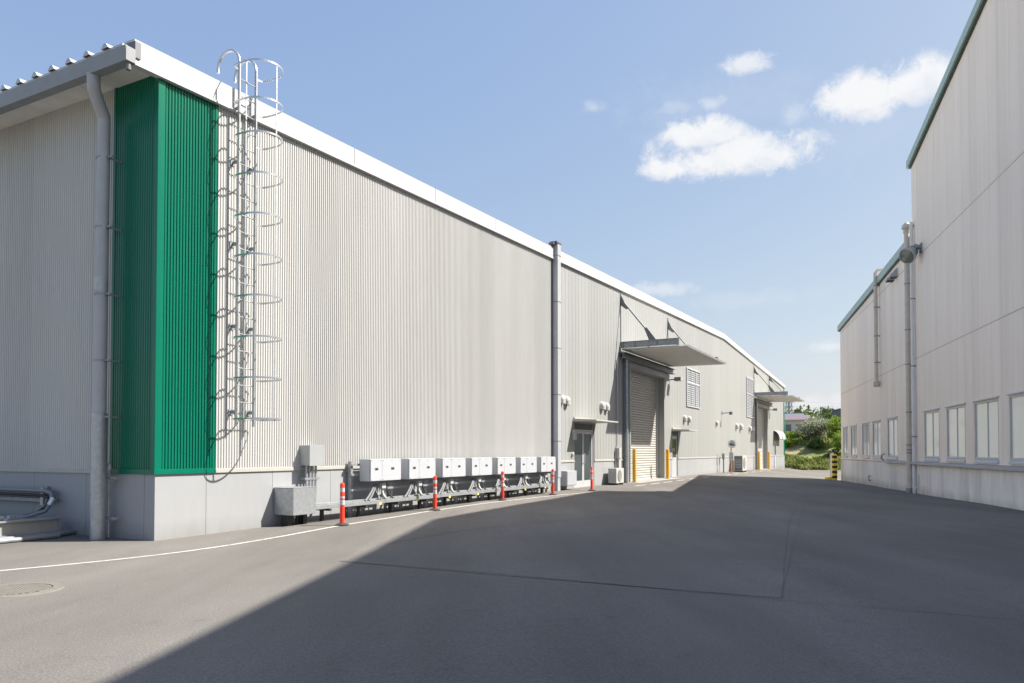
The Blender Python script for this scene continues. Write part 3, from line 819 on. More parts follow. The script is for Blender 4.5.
# ---- junction box, conduits, pull box
jb = thing('junction_box', 'small square grey enclosure mounted over four conduits above the galvanised cabinet', 'junction box', LW(3.34, 0, 1.12), ROT1)
b = MB(); b.box(-.19, .19, -.28, -.022, .02, .41); b.build('enclosure', 'greybox', jb, .008)
b = MB(); b.box(-.2, .2, -.292, -.282, .01, .42); b.build('cover', 'greybox', jb, .004)
for i in range(4):
    c = MB(); x = -.135+i*.085; c.tube([(x, -.15, -.62), (x, -.15, .03)], .024, 10); c.build('conduit', 'galv', jb)
c = MB(); c.box(-.21, .20, -.19, -.176, -.26, -.22); c.box(-.2, -.17, -.18, 0, -.26, -.22); c.build('conduit_clamp', 'galv_d', jb)
pb = thing('cable_cabinet', 'galvanised steel pull box on legs at the wall foot under the grey enclosure', 'cabinet', LW(2.80, 0, .03), ROT1)
b = MB(); b.box(-.30, .30, -.50, -.02, .20, .695); b.build('housing', 'galv', pb, .006)
b = MB(); b.box(-.305, .305, -.505, -.012, .698, .71); b.build('lid', 'galv', pb, .003)
for x in (-.22, .18):
    b = MB(); b.box(x-.05, x+.05, -.34, -.16, -.08, .198); b.build('leg', 'black', pb)
for i in range(3):
    b = MB(); b.tube([(.06+i*.09, -.24, .2), (.06+i*.09, -.24, -.06)], .03, 10); b.build('conduit_stub', 'black', pb)

# ---- solar inverters in a row
inv = thing('solar_inverter', 'x', 'inverter', LW(4.73, .10-.2, .78), ROT1, 'white inverters in a row along the wall')
b = MB(); b.box(0, 1.07, -.575, -.30, 0, .47); b.build('housing', 'white', inv, .012)
b = MB(); b.box(.006, .385, -.60, -.576, .006, .464); b.build('front_cover', 'white', inv, .006)
b = MB(); b.box(.39, 1.064, -.60, -.576, .006, .464); b.build('front_cover', 'white', inv, .006)
for (x, zz) in ((.14, .26), (.70, .265)):
    b = MB(); b.box(x, x+.115, -.607, -.601, zz-.025, zz+.025); l = b.build('latch', 'steel_d', inv, .006)
    b = MB(); b.box(x+.03, x+.085, -.611, -.608, zz-.016, zz+.016); b.build('keyhole_cap', 'black', l)
b = MB()
for (x, zz) in ((.04, .44), (.34, .44), (.43, .44), (.73, .44), (1.03, .44), (.04, .03), (.34, .03), (.43, .03), (1.03, .03)): b.lathe([(.009, -.606), (.009, -.6)], 8, (x, 0, zz), 'y')
b.build('screws', 'galv_d', inv)
b = MB(); b.box(.12, .95, -.52, -.32, -.055, -.002); b.build('base_tray', 'steel_d', inv, .006)
b = MB(); b.box(.52, .66, -.5, -.36, -.17, -.057); b.build('connector_box', 'white', inv, .006)
for k, (x0, x1, m_, r) in enumerate(((.32, -.12, 'cable', .022), (.38, .0, 'cable', .020), (.30, .42, 'cable', .018), (.46, .34, 'cable', .018), (.74, .86, 'rubber', .016), (.6, .6, 'offwhite', .03))):
    b = MB()
    P0, P1 = Vector((x0, -.44, -.05)), Vector((x1, -.56, -.40)); mid = Vector((x0+(x1-x0)*.25, -.50+.02*k, -.22-.02*k))
    pts = [(P0*(1-t)**2+mid*2*t*(1-t)+P1*t*t) for t in [i/8 for i in range(9)]]
    b.tube(pts, r, 8); b.build('cable', m_, inv)
words = ['first white wall inverter, next to the galvanised cabinet', 'second white wall inverter counted from the galvanised cabinet', 'third white wall inverter counted from the galvanised cabinet', 'middle white wall inverter of the row of seven',
         'fifth white wall inverter counted from the galvanised cabinet', 'white wall inverter second from the box downspout end', 'last white wall inverter, below the box downspout']
inv['label'] = words[0]
for i in range(1, 7): dup(inv, LW(4.73+1.372*i, -.10, .78), words[i])

rk = thing('inverter_rack', 'galvanised steel rack of posts and rails carrying the white inverters', 'rack', LW(4.4, 0, 0), ROT1)
for zz in (1.13, .92, .60):
    b = MB(); b.bar((.1, -.165, zz), (9.85, -.165, zz), .045, .045); b.build('rail', 'galv', rk)
for i in range(8):
    x = .16+i*1.375
    b = MB(); b.box(x-.035, x+.035, -.14, -.06, -.1, 1.2); b.build('post', 'galv_d', rk)
    b = MB(); b.box(x-.045, x+.045, -.058, -.004, .98, 1.02); b.build('wall_tie', 'galv_d', rk)
for i in range(7):
    b = MB(); x = .58+i*1.372+.62; b.box(x-.06, x+.06, -.195, -.142, .34, .80); b.build('upright', 'galv', rk)
dc = thing('cable_duct', 'long pale grey cable trough running low along the wall below the inverters', 'cable duct', LW(3.05, 0, 0), ROT1)
for k in range(5):
    a, b_ = .06+k*2.16, .06+(k+1)*2.16-.008
    b = MB(); b.box(a, b_, -.47, -.20, .295+.006*k, .375+.006*k); b.build('trough', 'galv', dc, .005)
for k in range(5):
    a = .06+k*2.16; b = MB(); b.box(a+.01, a+2.14, -.40, -.24, .378+.006*k, .402+.006*k); b.build('lid', 'galv', dc, .004)
for i in range(10):
    x = .5+i*1.11
    b = MB(); b.box(x-.03, x+.03, -.46, -.03, .245, .285); b.box(x-.03, x+.03, -.26, -.20, -.1, .245); b.build('bracket', 'rubber', dc)
for i in range(7):
    x = 2.0+i*1.37; zt = .30
    b = MB(); b.box(x, x+.09, -.478, -.472, zt-.03, zt+.02); b.build('warning_tag', 'tag', dc)
gbx = thing('meter_box', 'pale grey steel box low on the plinth between the last inverter and glass door', 'box', LW(15.28, 0, .26), ROT1)
b = MB(); b.box(0, .82, -.34, -.005, 0, .50); b.build('enclosure', 'gutter', gbx, .008)
b = MB(); b.box(.02, .80, -.352, -.342, .02, .48); b.build('front_cover', 'gutter', gbx, .004)

# ---- lamps and small fittings
wl = thing('wall_lamp', 'small white box lamp on the wall beside the double glass door', 'lamp', LW(16.5, 0, 1.82), ROT1)
b = MB(); b.box(-.07, .07, -.14, -.014, 0, .36); b.build('lamp_body', 'offwhite', wl, .02)
b = MB(); b.box(-.055, .055, -.152, -.142, .03, .33); b.build('lamp_glass', 'white', wl, .01)
ip = thing('door_bell', 'small round white call button below the lamp at the double door', 'bell', LW(16.45, 0, 1.31), ROT1)
b = MB(); b.lathe([(.07, -.014), (.07, -.07), (.05, -.09)], 16, (0, 0, 0), 'y'); b.build('button_plate', 'offwhite', ip)
b = MB(); b.lathe([(.02, -.092), (.02, -.1)], 10, (0, 0, 0), 'y'); b.build('button', 'steel_d', ip)
fld = thing('wall_floodlight', 'dark floodlight on an arm high on the panel wall past the louvred window', 'floodlight', LW(40.2, 0, 3.85), ROT1)
b = MB(); b.tube([(0, -.014, 0), (0, -.50, .02)], .025, 8); b.box(-.1, .1, -.03, -.014, -.1, .12); b.build('arm', 'steel_d', fld)
b = MB(); b.prism([(-.13, -.10), (.13, -.10), (.09, .08), (-.09, .08)], -.66, -.48, 'y'); b.build('lamp_head', 'steel_d', fld, .01)
b = MB(); b.box(-.11, .11, -.65, -.49, -.112, -.102); b.build('lens', 'lens', fld)
for (s, lab) in ((28.6, 'grey floodlight under the end of the larger door canopy'), (58.6, 'small floodlight at the end of the far door canopy')):
    f2 = thing('canopy_floodlight', lab, 'floodlight', LW(s, 0, 4.98), ROT1, 'floodlights by the door canopies')
    b = MB(); b.tube([(0, -.014, 0), (0, -.3, 0)], .03, 8); b.build('arm', 'steel_d', f2)
    b = MB(); b.prism([(-.2, -.08), (.2, -.08), (.16, .1), (-.16, .1)], -.62, -.28, 'y'); b.build('lamp_head', 'gutter', f2, .01)
    b = MB(); b.box(-.17, .17, -.6, -.3, -.092, -.082); b.build('lens', 'lens', f2)

def hydrant_pole():
    g0 = LW(39.62, .22, 0); z = gz(g0.x, g0.y)
    t = thing('standpipe', 'slim grey standpipe against the plinth between the convex mirror and small door', 'standpipe', (g0.x, g0.y, z), ROT1)
    b = MB(); b.tube([(0, 0, -.05), (0, 0, .85)], .045, 10); b.build('pipe', 'galv_d', t)
    b = MB(); b.box(-.09, .09, -.09, .09, .85, 1.2); b.build('head', 'greybox', t, .01)
hydrant_pole()

# ---- air conditioner beside the big door
def ac(s, w0, W, Dp, Hh, label, name='air_conditioner'):
    g0 = LW(s+W/2, w0, 0); z = gz(g0.x, g0.y)
    t = thing(name, label, 'air conditioner', LW(s, 0, z), ROT1)
    b = MB(); b.box(0, W, -w0-Dp, -w0, .06, .06+Hh); b.build('casing', 'offwhite', t, .015)
    b = MB(); y0 = -w0-Dp
    r = min(W, Hh)*.38; cx = W*.42; cz = .06+Hh*.5
    b.lathe([(r, y0-.012), (r, y0-.002)], 28, (cx, 0, cz), 'y'); b.build('fan_recess', 'steel_d', t)
    b = MB(); n = 14
    for i in range(n):
        zz = cz-r*.95+2*r*.95*i/(n-1); hw = math.sqrt(max(0, r*r-(zz-cz)**2))
        if hw > .02: b.box(cx-hw, cx+hw, y0-.024, y0-.014, zz-.006, zz+.006)
    b.build('fan_grille', 'offwhite', t)
    b = MB(); x = W+.002
    for i in range(6): b.box(-.008, -.001, -w0-Dp*.85, -w0-Dp*.15, .06+Hh*(.2+.1*i), .06+Hh*(.24+.1*i))
    b.build('side_vents', 'gutter', t)
    if Hh > .9:
        b = MB(); b.box(-.006, -.0005, -w0-Dp+.03, -w0-.03, .1, .02+Hh); b.build('shaded_side_plate', 'steel_d', t)  # dark plate puts the near side's shade into the colour
    for x in (.12, W-.2):
        b = MB(); b.box(x, x+.09, -w0-Dp-.01, -w0+.02, -.05, .058); b.build('foot', 'rubber', t)
    return t
ac(19.62, .16, .86, .34, .58, 'cream outdoor unit on the ground between the glass door and the big shutter')
ac(42.6, .25, 1.3, .55, 1.0, 'tall white outdoor unit standing behind the convex mirror post')
eb = thing('switch_box', 'pale electrical box with conduit above the cream outdoor unit', 'switch box', LW(20.95, 0, .95), ROT1)
b = MB(); b.box(-.16, .10, -.2, -.014, .2, .62); b.build('enclosure', 'offwhite', eb, .012)
b = MB(); b.box(-.09, .15, -.16, -.02, -.85, .19); b.build('pipe_cover', 'offwhite', eb, .012)
b = MB(); b.tube([(-.2, -.05, -.8), (-.2, -.05, .5), (-.02, -.05, .75), (.02, -.05, 4.2)], .022, 8); b.build('conduit', 'galv', eb)

# ---- yellow bollards at the big doors
def bollard(s, w, label):
    p = LW(s, w, 0); z = gz(p.x, p.y)
    return thing('steel_bollard', label, 'bollard', (p.x, p.y, z), ROT1, 'yellow bollards guarding the shutters')
yb = bollard(22.2, .35, 'yellow bollard before the big shutter, on the glass door side')
b = MB(); b.lathe([(.085, -.1), (.085, 1.36), (.078, 1.385), (.05, 1.40)], 18); b.build('post', 'yellow', yb)
b = MB(); b.lathe([(.13, -.02), (.13, .025), (.09, .03)], 18); b.build('base_collar', 'conc', yb)
for (s, l) in ((27.02, 'yellow bollard before the big shutter, next to the small grey door'), (51.2, 'yellow bollard before the far shutter, on the convex mirror side'), (55.7, 'yellow bollard before the far shutter, next to the far corner')):
    p = LW(s, .35, 0); dup(yb, (p.x, p.y, gz(p.x, p.y)), l)

# ---- orange delineators along the line
def delineator(x, yv, label):
    return thing('delineator_post', label, 'delineator', (x, yv, gz(x, yv)), .3, 'orange delineator posts along the white line')
DP = [(-3.17, 14.03), (-1.78, 17.35), (-.26, 20.61), (1.25, 23.04), (2.68, 25.24)]
dl = ['orange delineator post on the white line in front of the galvanised cabinet', 'orange delineator post in front of the second and third inverters',
      'orange delineator post in front of the fifth inverter', 'orange delineator post beside the last inverter and grey meter box', 'orange delineator post in front of the double glass door']
d0 = delineator(*DP[0], dl[0])
b = MB(); b.lathe([(.13, 0), (.13, .018), (.10, .03), (.055, .05)], 20); b.build('base', 'rubber', d0)
b = MB(); b.lathe([(.045, .045), (.043, .3), (.043, .77), (.036, .785), (.02, .79), (.018, .80)], 18); b.build('post', 'orange', d0)
for (a, c) in ((.415, .49), (.515, .565), (.635, .70)) if False else ((.385, .475), (.505, .545), (.625, .70)):
    b = MB(); b.lathe([(.0455, a), (.0455, c)], 18); b.build('reflective_band', 'reflect', d0)
for (p, l) in zip(DP[1:], dl[1:]): dup(d0, (p[0], p[1], gz(*p)), l, rz=random.uniform(0, 2))

# ---- convex mirror on its post
p = LW(39.35, .75, 0); cm = thing('convex_mirror', 'round convex traffic mirror on an orange post by the warehouse wall', 'mirror', (p.x, p.y, gz(p.x, p.y)), ROT1)
b = MB(); b.tube([(0, 0, -.1), (0, 0, 1.78)], .045, 12); b.build('post', 'mirrorback', cm)
mdir = Vector((-.90, -.45, -.07)).normalized()
def disc(rad, th, off, bulge, mname, name):
    mb = MB(); prof = [(rad, 0), (rad, th)]+[(rad*math.cos(a), th+bulge*math.sin(a)) for a in [PI/2*i/6 for i in range(1, 7)]]
    mb.lathe(prof, 28)
    Mx = Vector((0, 0, 1)).rotation_difference(mdir).to_matrix().to_4x4(); Mx.translation = Vector((-.06, -.06, 1.80))+mdir*off
    mb.v = [tuple(Mx @ Vector(v)) for v in mb.v]
    return mb.build(name, mname, cm)
disc(.25, .05, -.02, .0, 'greybox', 'housing'); disc(.235, .01, .032, .045, 'mirror', 'mirror_face')
b = MB(); b.box(-.07, -.05, -.14, .12, .75, 1.28); b.build('notice_plate', 'white', cm, .004)

# ---- ducts and platform at the short side
def local1(s, w, z): return LW(s, w, z)
hr = thing('hose_bracket', 'pair of grey wall channels with a flexible hose at the shaded short wall', 'hose', LW(0, -2.48, 0), ROT1)
for zz in (.56, .70):
    b = MB(); b.box(-.10, -.055, -.0, 9, zz-.03, zz+.03); b.build('channel', 'galv_d', hr)
b = MB(); b.box(-.13, -.10, .28, .36, .48, .78); b.build('strut', 'galv', hr)
b = MB(); b.box(-.054, -.0, .28, .36, .44, .80); b.build('wall_bracket', 'galv_d', hr)
b = MB(); b.tube([(-.16, 3, .73), (-.16, 1, .73), (-.16, .15, .73), (-.17, -.03, .70), (-.20, -.12, .56), (-.28, -.06, .40), (-.42, .25, .30), (-.55, .7, .27), (-.6, 2.2, .27)], .034, 10); b.build('hose', 'cable', hr)
b = MB(); b.tube([(-.16, 3, .65), (-.16, .3, .65), (-.17, .04, .62), (-.22, -.02, .50), (-.32, .1, .37), (-.45, .4, .29), (-.55, .9, .26)], .025, 10); b.build('cable', 'rubber', hr)
b = MB(); b.tube([(-.185, -.118, .62), (-.24, -.105, .50)], .042, 10); b.build('clamp_ring', 'zinc', hr)
pf = thing('pipe_platform', 'low galvanised equipment frame with pipes at the foot of the short wall', 'platform', LW(-.25, -1.95, 0), ROT1)
b = MB(); b.box(-3.2, -.1, .0, .04, .10, .30); b.build('side_board', 'conc', pf)
b = MB(); b.box(-3.2, -.06, -.06, .06, .06, .10); b.box(-3.2, -.06, -.06, .06, .30, .325); b.build('flange', 'galv', pf)
b = MB(); b.box(-.10, -.06, -.05, .09, .1, .3); b.box(-.06, .12, .06, .1, .05, .22); b.build('end_plate', 'galv', pf)
b = MB(); b.box(-3.15, -.14, .06, 3.5, .2, .28); b.build('deck', 'galv', pf)
b = MB(); b.tube([(-3.2, -.16, .045), (-.25, -.13, .05), (.25, .1, .05)], .045, 10); b.build('ground_pipe', 'galv_d', pf)
b = MB(); b.tube([(-3.2, -.30, .04), (-.6, -.22, .04), (-.2, -.2, .04)], .04, 10); b.build('ground_pipe', 'galv_d', pf)
b = MB(); b.box(-1.32, -1.24, .1, .18, .28, .60); b.box(-2.4, -1.24, .1, .18, .56, .60); b.build('pipe_stand', 'white', pf)
b = MB(); b.tube([(-3, .3, .55), (-1.5, .22, .47), (-1.02, .2, .36), (-.85, .2, .34)], .05, 12); b.build('insulated_pipe', 'offwhite', pf)
b = MB(); b.tube([(-3, .5, .48), (-1.6, .42, .40), (-1.2, .4, .33), (-1.1, .4, .22)], .06, 12); b.build('insulated_pipe', 'offwhite', pf)
b = MB(); b.box(-.75, -.55, .25, .4, .28, .33); b.box(-.7, -.6, .28, .36, .33, .38); b.build('pipe_clip', 'galv', pf)
b = MB(); b.box(-1.15, -1.0, .07, .16, .02, .33); b.build('conduit_elbow', 'galv', pf)

# ---- manhole
mh = thing('manhole_cover', 'round cast grate cover in a pale concrete ring set in the asphalt', 'manhole cover', (-5.03, 7.62, gz(-5.03, 7.62)))
b = MB(); b.lathe([(.335, .0), (.335, .012), (.43, .009), (.435, .0)], 48, cap=False); b.build('ring', 'manring', mh)
b = MB(); b.lathe([(.33, .0), (.33, .006), (.0, .006)], 40); b.build('lid', 'manlid', mh)
b = MB()
for i in range(-7, 8):
    x = i*.043; hw = math.sqrt(.315**2-x*x); b.box(x-.011, x+.011, -hw, hw, .006, .013); b.box(-hw, hw, x-.011, x+.011, .006, .0125)
b.build('grid', 'manring', mh)

# ================================================================== FACTORY (shaded building)
fb = thing('factory_building', 'tall beige panel factory with green roof edge and a lower wing, in shade', 'factory', B0, ROT2)
TR = [(-19.5, 9.5), (-.6, 13.3), (9.58, 11.54)]
LR = [(9.58, 8.86), (26.0, 8.40)]
FPT = 1.0
TE = 9.58; LE = 25.75
WIN = [(6.55, 8.28), (4.04, 5.76), (1.50, 3.26), (-1.0, .80), (-3.5, -1.74)]
WLO = [(12.1, 13.85), (15.15, 16.9), (17.62, 19.42), (20.82, 22.56), (23.48, 25.0)]
holes = [(a, b, 1.12, 2.69) for (a, b) in WIN+WLO]
facem = lambda t, d, z: (t, d, z)
def ftop(t): return (lin(TR, t) if t <= TE else lin(LR, t))-.2
def fprof(t0, t1, p):
    pts = []; n = round((t1-t0)/p); q = (t1-t0)/n
    for i in range(n): a = t0+i*q; pts += [(a, .006), (a+q-.022, .006), (a+q-.016, -.002), (a+q-.004, -.002)]
    pts.append((t1, .006)); return pts
def fwall(t0, t1, name):
    rows = [(FPT, 4.56), (4.585, 7.94), (7.965, None)]
    mb = MB()
    for (z0, z1) in rows:
        tf = (lambda t, z1=z1: ftop(t) if z1 is None else min(z1, ftop(t)))
        hs = [h for h in holes if h[0] > t0-1 and h[1] < t1+1] if z0 < 2 else []
        m_ = wall_mesh(fprof(t0, t1, .69), z0, tf, hs, facem); mb.add(m_.v, m_.f)
    jm = MB()
    for z in (4.5725, 7.9525):
        if z < max(ftop(t1), ftop(t0))-.3: jm.add([(t0, -.003, z-.03), (t1, -.003, z-.03), (t1, -.003, z+.03), (t0, -.003, z+.03)], [(0, 1, 2, 3)])
    jm.build('panel_joint', 'fseam', fb)
    return mb.build(name, 'fwall', fb)
fwall(-19, TE-.0, 'panel_wall'); fwall(TE+.002, LE, 'panel_wall')
# far end walls, rear
ew = MB()
ew.box(TE-.12, TE-.006, -24, -.0, 7.6, 11.35); ew.box(LE-.1, LE-.003, -18, -.02, -.6, 8.2); ew.box(-19, -18.8, -24, -.1, -.4, 9.2); ew.box(-18.9, LE-.2, -24, -23.8, -.4, 8.2)
ew.build('end_wall', 'fwall', fb)
rfm = MB()
for tab, dep in ((TR, 24), (LR, 24)):
    for (a, za), (b_, zb) in zip(tab, tab[1:]):
        rfm.add([(a, .05, za-.05), (b_, .05, zb-.05), (b_, -dep, zb-.05), (a, -dep, za-.05), (a, .05, za-.15), (b_, .05, zb-.15), (b_, -dep, zb-.15), (a, -dep, za-.15)],
                [(0, 1, 2, 3), (7, 6, 5, 4), (0, 4, 5, 1), (3, 2, 6, 7), (0, 3, 7, 4), (1, 5, 6, 2)])
rfm.build('roof', 'roof', fb)
def edge(tab, th, y0, y1, dz=0):
    mb = MB()
    for (a, za), (b_, zb) in zip(tab, tab[1:]):
        za += dz; zb += dz
        mb.add([(a, y0, za-th), (a, y1, za-th), (a, y1, za), (a, y0, za), (b_, y0, zb-th), (b_, y1, zb-th), (b_, y1, zb), (b_, y0, zb)],
               [(0, 1, 2, 3), (7, 6, 5, 4), (0, 4, 5, 1), (1, 5, 6, 2), (2, 6, 7, 3), (3, 7, 4, 0)])
    return mb
edge([(-19.3, lin(TR, -19.3)), (-.6, 13.3), (9.74, 11.51)], .26, .0, .13).build('roof_edge', 'fgreen', fb)
edge([(9.6, 8.86), (26.0, 8.40)], .30, .0, .11).build('roof_edge', 'fgreen', fb)
edge([(-19.2, lin(TR, -19.2)), (-.6, 13.3), (9.62, 11.53)], .06, .012, .08, -.261).build('eave_shadow_strip', 'eave_shadow', fb)  # dark strip stands in for the shadow line below the green edge
edge([(9.65, 8.858), (25.9, 8.403)], .045, .012, .07, -.301).build('eave_shadow_strip', 'eave_shadow', fb)
# plinth
fp = MB()
t = -19.0
while t < LE-.01:
    e = min(t+1.72, LE); fp.box(t+.002, e-.004, -.3, .035, -.6, FPT-.005); t = e
fp.box(-19, LE-.01, -.3, .028, -.6, FPT-.02)
fp.build('plinth', 'fplinth', fb)
lg = MB(); lg.prism([(.0, 1.09), (.17, 1.055), (.17, .985), (.15, .985), (.15, 1.02), (.036, 1.02), (.036, .99), (0, .99)], -19, 9.55, 'x')
lg.prism([(.0, 1.09), (.15, 1.06), (.15, .99), (.13, .99), (.13, 1.025), (.036, 1.025), (.036, .99), (0, .99)], 9.56, 14.1, 'x')
lg.build('sill_ledge', 'ledge', fb)
lt = MB(); lt.prism([(.0, 1.07), (.06, 1.06), (.06, 1.02), (0, 1.0)], 14.12, LE, 'x'); lt.build('sill_flashing', 'fwall', fb)
def fwindow(t0, t1, mp):
    z0, z1 = 1.12, 2.69; rc = .03; fwd = .04; mid = (t0+t1)/2
    f = MB()
    f.box(t0, t0+fwd, -.10, .012, z0+.10, z1); f.box(t1-fwd, t1, -.10, .0, z0+.10, z1); f.box(t0+fwd, t1-fwd, -.10, .0, z1-.05, z1); f.box(t0+fwd, t1-fwd, -.10, .0, z0+.10, z0+.15)
    f.box(mid-.022, mid+.022, -.06, -.022, z0+.15, z1-.05)
    root = f.build('window', 'frame', fb, .003)
    rv = MB(); rv.box(t0-.012, t0-.001, -.16, .004, z0, z1+.01); rv.box(t1+.001, t1+.012, -.16, .004, z0, z1+.01); rv.box(t0-.01, t1+.01, -.16, .004, z1+.001, z1+.012); rv.build('reveal', 'ledge', root)
    hd_ = MB(); hd_.prism([(.006, z1+.06), (.055, z1+.035), (.055, z1+.015), (.006, z1+.012)], t0-.05, t1+.05, 'x'); hd_.build('drip_cap', 'frame', root)
    sl = MB(); sl.prism([(-.16, z0+.10), (.0, z0+.095), (.05, z0+.05), (.05, z0-.0), (-.16, z0-.0)], t0+.001, t1-.001, 'x'); sl.build('sill', 'frame', root, .003)
    for (a, b_, dy) in ((t0+fwd, mid-.022, 0), (mid+.022, t1-fwd, .012)):
        p_ = MB(); p_.box(a, b_, -.07+dy, -.04+dy, z0+.15, z1-.05); p_.build('pane', mp, root)
for w in WIN: fwindow(*w, 'pane')
for w in WLO: fwindow(*w, 'pane_w')
# pipes
def rpipe(t, z0, z1, r, m_, ztab, name='downspout', yy=.16, head=None):
    b = MB(); b.tube([(t, yy, z0), (t, yy, z1)], r, 14)
    if head == 'tee': b.lathe([(r*1.25, z1-.12), (r*1.25, z1), (r*1.9, z1+.03), (r*1.7, z1+.14), (r*.6, z1+.24)], 16, (t, yy, 0)); b.tube([(t, yy, z1-.05), (t-.35, .03, z1+.02)], r*.5, 10)
    if head == 'hook': b.tube([(t, yy, z1), (t, yy, z1+.12), (t, yy-.1, z1+.24), (t, -.4, z1+.26)], r, 14)
    o = b.build(name, m_, fb)
    for z in ztab:
        c = MB(); c.lathe([(r*1.12, z), (r*1.12, z+.045)], 14, (t, yy, 0)); c.box(t-.02, t+.02, 0, yy, z, z+.045); c.build('bracket', 'galv_d', o)
    return o
o = rpipe(15.1, 4.35, 8.72, .075, 'fpipe', (5.1, 6.2, 7.4, 8.3), head='hook')
c = MB(); c.lathe([(.085, 4.36), (.125, 4.33), (.13, 4.14), (.10, 4.10)], 16, (15.1, .16, 0)); c.build('outlet_box', 'fpipe', o)
o = rpipe(9.66, -.1, 9.12, .085, 'fpipe', (1.45, 1.62, 1.35, 2.75, 4.4, 5.6, 7.2), head='tee')
c = MB(); c.lathe([(.115, -.1), (.115, .16)], 16, (9.66, .16, 0)); c.build('foot_collar', 'galv_d', o)
rpipe(9.27, -.05, 9.25, .055, 'fpipe_w', (1.9, 4.3, 6.6), 'vent_pipe', .10)
# hoods and small fittings
for t in (12.55, 11.95):
    b = MB(); b.prism([(.0, 8.30), (.08, 8.24), (.26, 8.02), (.26, 7.96), (.0, 7.95)], t-.17, t+.17, 'x'); o = b.build('vent_hood', 'galv', fb, .01)
    c = MB(); c.box(t-.14, t+.14, .02, .24, 7.93, 7.947); c.build('vent_throat', 'black', o)
b = MB(); b.tube([(8.9, .08, .62), (8.9, .08, .28), (8.95, .10, .2), (9.1, .1, .2)], .025, 8); b.build('drain_stub', 'fpipe_w', fb)
b = MB(); b.tube([(17.2, .05, .34), (17.2, .13, .34), (17.2, .13, .16), (17.2, .06, .14)], .03, 8); b.build('drain_stub', 'galv_d', fb)
b = MB(); b.tube([(14.3, .06, 1.08), (14.3, .14, 1.1), (14.3, .15, 1.28), (14.2, .08, 1.32)], .03, 8); b.build('drain_stub', 'galv_d', fb)
# floodlight on the factory wall
fl2 = thing('floodlight', 'round galvanised floodlight high on the shaded factory beside the cream downspout', 'floodlight', RW(8.35, 0, 7.82), ROT2)
b = MB(); b.box(-.1, .1, .006, .05, .15, .45); b.tube([(0, .04, .32), (0, .3, .36), (0, .42, .30)], .04, 10); b.build('arm', 'galv_d', fl2)
axis = Vector((-.55, .62, -.5)).normalized(); Mx = Vector((0, 0, 1)).rotation_difference(axis).to_matrix().to_4x4(); Mx.translation = Vector((0, .36, .12))
def aim(mb): mb.v = [tuple(Mx @ Vector(v)) for v in mb.v]; return mb
aim(MB().lathe([(.08, -.24), (.16, -.22), (.2, -.10), (.25, .12), (.275, .13), (.275, .17), (.24, .17)], 24, cap=False)).build('lamp_body', 'galv', fl2)
aim(MB().lathe([(.242, .155), (.18, .175), (.0, .185)], 24)).build('lens', 'lens', fl2)
aim(MB().box(-.09, .09, -.2, .2, -.36, -.24)).build('ballast_box', 'galv_d', fl2, .01)

# ---- striped corner bollard
sx, sy = 17.75, 41.3; sz = gz(sx, sy)
sb = thing('striped_bollard', 'black and yellow banded guard post at the far corner of the factory', 'bollard', (sx, sy, sz))
b = MB(); b.lathe([(.135, -.1), (.135, 1.32), (.12, 1.39), (.05, 1.43)], 20); b.build('post', 'yellow_b', sb)
for i in range(5):
    b = MB(); z = .10+i*.275; b.lathe([(.139, z), (.139, z+.13)], 20); b.build('black_band', 'black', sb)
kb = thing('kerb_block', 'yellow painted concrete block at the foot of the banded guard post', 'kerb block', (sx-.27, sy+.15, sz), .2)
b = MB(); b.prism([(-.2, -.02), (.2, -.02), (.15, .16), (-.15, .16)], -.12, .16, 'x'); b.build('block', 'yellow_b', kb, .02)
wp = thing('marker_post', 'plain pale post standing just behind the banded guard post', 'post', (sx+.36, sy+1.2, sz), .1)
b = MB(); b.box(-.075, .075, -.075, .075, -.1, 1.45); b.build('post', 'fpipe', wp, .02)
b = MB(); b.box(-.09, .09, -.09, .09, 1.452, 1.49); b.build('cap', 'conc', wp, .01)

